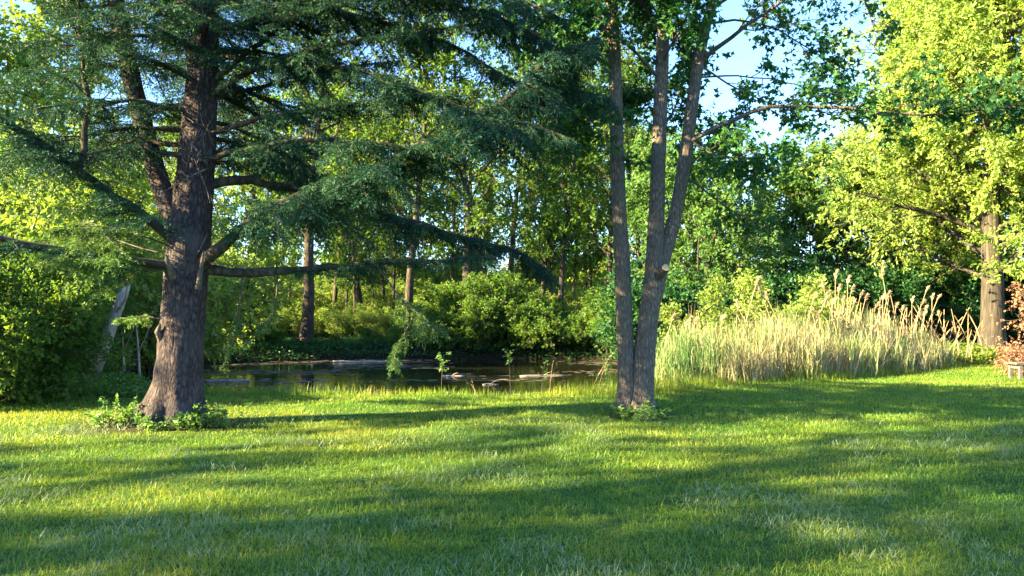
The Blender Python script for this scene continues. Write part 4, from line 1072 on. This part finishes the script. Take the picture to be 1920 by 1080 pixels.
# saplings in and around the reeds
def sapling(px, py_top, Y, wid, leaf, lab, seed, n1=14, lL=.10):
    p = P(px, py_top, Y); x, y, z = at(px, Y); z = max(z, WATER - .1); H = p[2] - z
    wood, lf = deciduous(seed=seed, H=H, tr=.03, base=.15, spread=wid, n1=n1, n2=5, n3=4, nl=6, leafL=lL, leafW=lL * .6, multi=3, ang1=.8)
    return make_tree_thing('sapling', lab, 'sapling', wood, lf, 'twig', leaf, (x, y, z))
sapling(1345, 545, 21, .55, 'leaf_gold', 'pale leaved sapling poking out of the left part of the reeds', 201)
sapling(1465, 520, 22.5, .8, 'leaf_gold', 'bright yellow green sapling behind the middle of the reeds', 202, n1=18)
sapling(1560, 580, 25, .8, 'leaf_yellow', 'small yellow green sapling behind the tallest plumes', 203)
def sprig(px, Y, h, le, n, spread, leaf, lab, seed, lo=.55):
    rng = np.random.default_rng(seed); x, y, z = at(px, Y); z = max(z, WATER)
    t = thing('sapling', lab, 'sapling', (x, y, z)); s = np.linspace(0, 1, 9)
    p = np.stack([le * h * s ** 2, .05 * s, h * s], 1); w = Geo(); tubes(w, p, np.linspace(.006, .003, 9), 5)
    b0, d, T, pi = kids(p[None], n, lo, 1.0, .9, .25, rng); b = grow(b0, d, spread * (.5 + .7 * rng.random(n)), 5, .12, -.04, rng)
    tubes(w, b, np.linspace(.004, .0015, 5)[None] * np.ones((n, 1)), 4); w.build('trunk', M['twig'], t, smooth=True)
    T = .2 + .85 * rng.random((n, 9)); pp, tt = interp(b, T); pp = pp.reshape(-1, 3); tt = tt.reshape(-1, 3)
    dd = norm(.5 * tt + .8 * rng.normal(size=pp.shape) * np.array([1, 1, .5])); f = Geo(); sz = leaf * (.6 + .7 * rng.random(len(pp)))
    leaves(f, pp, dd, sz, sz * .6, rng, upb=.9); f.build('crown', M['weed'], t)
sprig(828, 15.0, .75, .05, 9, .16, .07, 'small leafy sapling on the pond edge below the hanging spray', 204)
sprig(957, 15.0, .85, -.05, 6, .14, .055, 'thin stemmed leafy sapling on the pond edge at centre', 205, .75)
sprig(1128, 15.6, 1.2, .12, 16, .28, .07, 'arching green sapling on the pond edge touching the maple stem', 206, .3)
sprig(1015, 15.2, .7, .1, 6, .14, .05, 'slight leafy sapling on the pond edge left of the arching one', 207, .5)

def dead_stem(px, Y, h, le, lab, seed):
    x, y, z = at(px, Y); z = max(z, WATER - .1); t = thing('dry_weed', lab, 'dry weed', (x, y, z)); r = np.random.default_rng(seed)
    s = np.linspace(0, 1, 8); g = Geo(); p = np.stack([le * h * s ** 2, .1 * s, h * s], 1); tubes(g, p, np.linspace(.006, .003, 8), 5); g.build('stalk', M['dry'], t)
    g = Geo(); tubes(g, np.stack([p[4], p[4] + [.06 * np.sign(le + .01), 0, .10], p[4] + [.16 * np.sign(le + .01), 0, .13]]), np.array([.004, .003, .002]), 4); g.build('side_twig', M['dry'], t)
dead_stem(892, 15.25, .40, -.2, 'short pale dry stem between two pond edge saplings', 2)
dead_stem(1030, 15.4, .85, .1, 'tall dry reed stem at the pond edge right of centre', 3)
dead_stem(1120, 15.6, .95, .3, 'arching dry stem just left of the maple base', 5)
dead_stem(1105, 15.9, 1.2, .45, 'long arching dry stem reaching toward the maple stem', 6)

# floating logs
def log(px0, px1, py, r, lab, dy=0, seed=0):
    Y = (CAMZ - WATER) * F / (py - 590); p0 = np.array([X(px0, Y), Y, WATER + r * .3]); p1 = np.array([X(px1, Y + dy), Y + dy, WATER + r * .4])
    t = thing('floating_log', lab, 'log', p0); g = Geo(); rg = np.random.default_rng(seed)
    s = np.linspace(0, 1, 7)[:, None]; pt = (p1 - p0) * s; pt[1:-1] += rg.normal(size=(5, 3)) * np.array([.03, .05, .008])
    tubes(g, pt, r * (1.1 - .5 * s[:, 0]), 8, cap=True); g.build('trunk', M['deadwood'], t, smooth=True)
    g = Geo(); tubes(g, np.stack([pt[3], pt[3] + [.1, -.1, .08], pt[3] + [.22, -.15, .12]]), np.array([r * .45, r * .3, r * .15]), 6); g.build('branch_stub', M['deadwood'], t, smooth=True)
log(975, 1065, 705, .02, 'long pale log floating on the pond at right of centre', .4, 1)
log(905, 935, 721, .02, 'short pale log near the pond edge at centre', .1, 2)
log(830, 872, 705, .025, 'pale log floating below the small pond edge sapling', .2, 3)
log(625, 730, 679, .05, 'grey log along the far side of the pond left of the hanging spray', .3, 4)
log(385, 470, 715, .05, 'brown log at the pond edge right of the spruce trunk', .2, 5)

# ------------------------------------------------------------------ bench and copper shrub at the right edge
def box(g, c, s):
    c = np.array(c, float); s = np.array(s, float) / 2
    V = [c + s * np.array(k) for k in [(-1, -1, -1), (1, -1, -1), (1, 1, -1), (-1, 1, -1), (-1, -1, 1), (1, -1, 1), (1, 1, 1), (-1, 1, 1)]]
    g.add(V, [(0, 3, 2, 1), (4, 5, 6, 7), (0, 1, 5, 4), (1, 2, 6, 5), (2, 3, 7, 6), (3, 0, 4, 7)])
bx, by = X(1901, 18.7), 18.7
t = thing('garden_bench', 'low weathered wooden bench on the lawn at the right edge', 'bench', (bx, by, gz1(bx, by)), rz=.05)
for k in range(3):
    g = Geo(); box(g, (.75, .02 + k * .15, .38), (1.5, .135, .04)); o = g.build('seat_plank', M['bench'], t)
for x0 in (.12, 1.38):
    for y0 in (.0, .34):
        g = Geo(); box(g, (x0, y0, .178), (.07, .07, .356)); g.build('leg', M['bench'], t)
    g = Geo(); box(g, (x0, .17, .30), (.045, .262, .09)); g.build('cross_rail', M['bench'], t)
wood, lf = deciduous(seed=301, H=2.4, tr=.03, base=.1, spread=1.0, n1=12, n2=5, n3=4, nl=6, leafL=.10, leafW=.065, multi=7, ang1=1.0, bare=.35)
make_tree_thing('copper_shrub', 'copper leaved shrub at the right edge in front of the pale trunk', 'shrub', wood, lf, 'twig', 'copper', at(1996, 23.0), sc=.9)
wood, lf = deciduous(seed=302, H=.6, tr=.012, base=.1, spread=.35, n1=8, n2=4, n3=3, nl=5, leafL=.06, leafW=.04, multi=5, ang1=1.0)
make_tree_thing('copper_shrub', 'tiny copper leaved shrub behind the bench at the right edge', 'shrub', wood, lf, 'twig', 'copper', at(1915, 19.6))

# ------------------------------------------------------------------ light, sky, camera
SUN_EL, SUN_AZ = 25.0, 252.0      # azimuth clockwise from +Y (view direction)
w = bpy.data.worlds.new('World'); bpy.context.scene.world = w; w.use_nodes = True
nt = w.node_tree; nt.nodes.clear()
sky = nt.nodes.new('ShaderNodeTexSky'); sky.sky_type = 'NISHITA'; sky.sun_disc = False
sky.sun_elevation = math.radians(SUN_EL); sky.sun_rotation = math.radians(SUN_AZ)
sky.air_density = 1.0; sky.dust_density = .3; sky.ozone_density = 6.0
bg = nt.nodes.new('ShaderNodeBackground'); bg.inputs['Strength'].default_value = .069
wo = nt.nodes.new('ShaderNodeOutputWorld'); nt.links.new(sky.outputs[0], bg.inputs['Color']); nt.links.new(bg.outputs[0], wo.inputs['Surface'])
from mathutils import Vector
ld = bpy.data.lights.new('sun', 'SUN'); ld.energy = 5.0; ld.angle = math.radians(.53); ld.color = (1.0, .81, .42)
lo = bpy.data.objects.new('sun', ld); C.objects.link(lo)
e, a = math.radians(SUN_EL), math.radians(SUN_AZ)
to_sun = Vector((math.sin(a) * math.cos(e), math.cos(a) * math.cos(e), math.sin(e)))
lo.rotation_euler = (-to_sun).to_track_quat('-Z', 'Y').to_euler(); lo.location = (-20, -5, 20)

cd = bpy.data.cameras.new('camera'); cd.sensor_width = 36; cd.lens = 36 * F / 1920; cd.clip_end = 3000; cd.clip_start = .05
co = bpy.data.objects.new('camera', cd); C.objects.link(co); co.location = (0, 0, CAMZ); co.rotation_euler = (PI / 2 + TH, 0, 0)
S = bpy.context.scene; S.camera = co
S.view_settings.view_transform = 'Standard'; S.view_settings.look = 'None'; S.view_settings.gamma = 1; S.view_settings.exposure = 3.4
S.cycles.max_bounces = 6; S.cycles.diffuse_bounces = 3; S.cycles.glossy_bounces = 3; S.cycles.transmission_bounces = 4
S.cycles.caustics_reflective = False; S.cycles.caustics_refractive = False
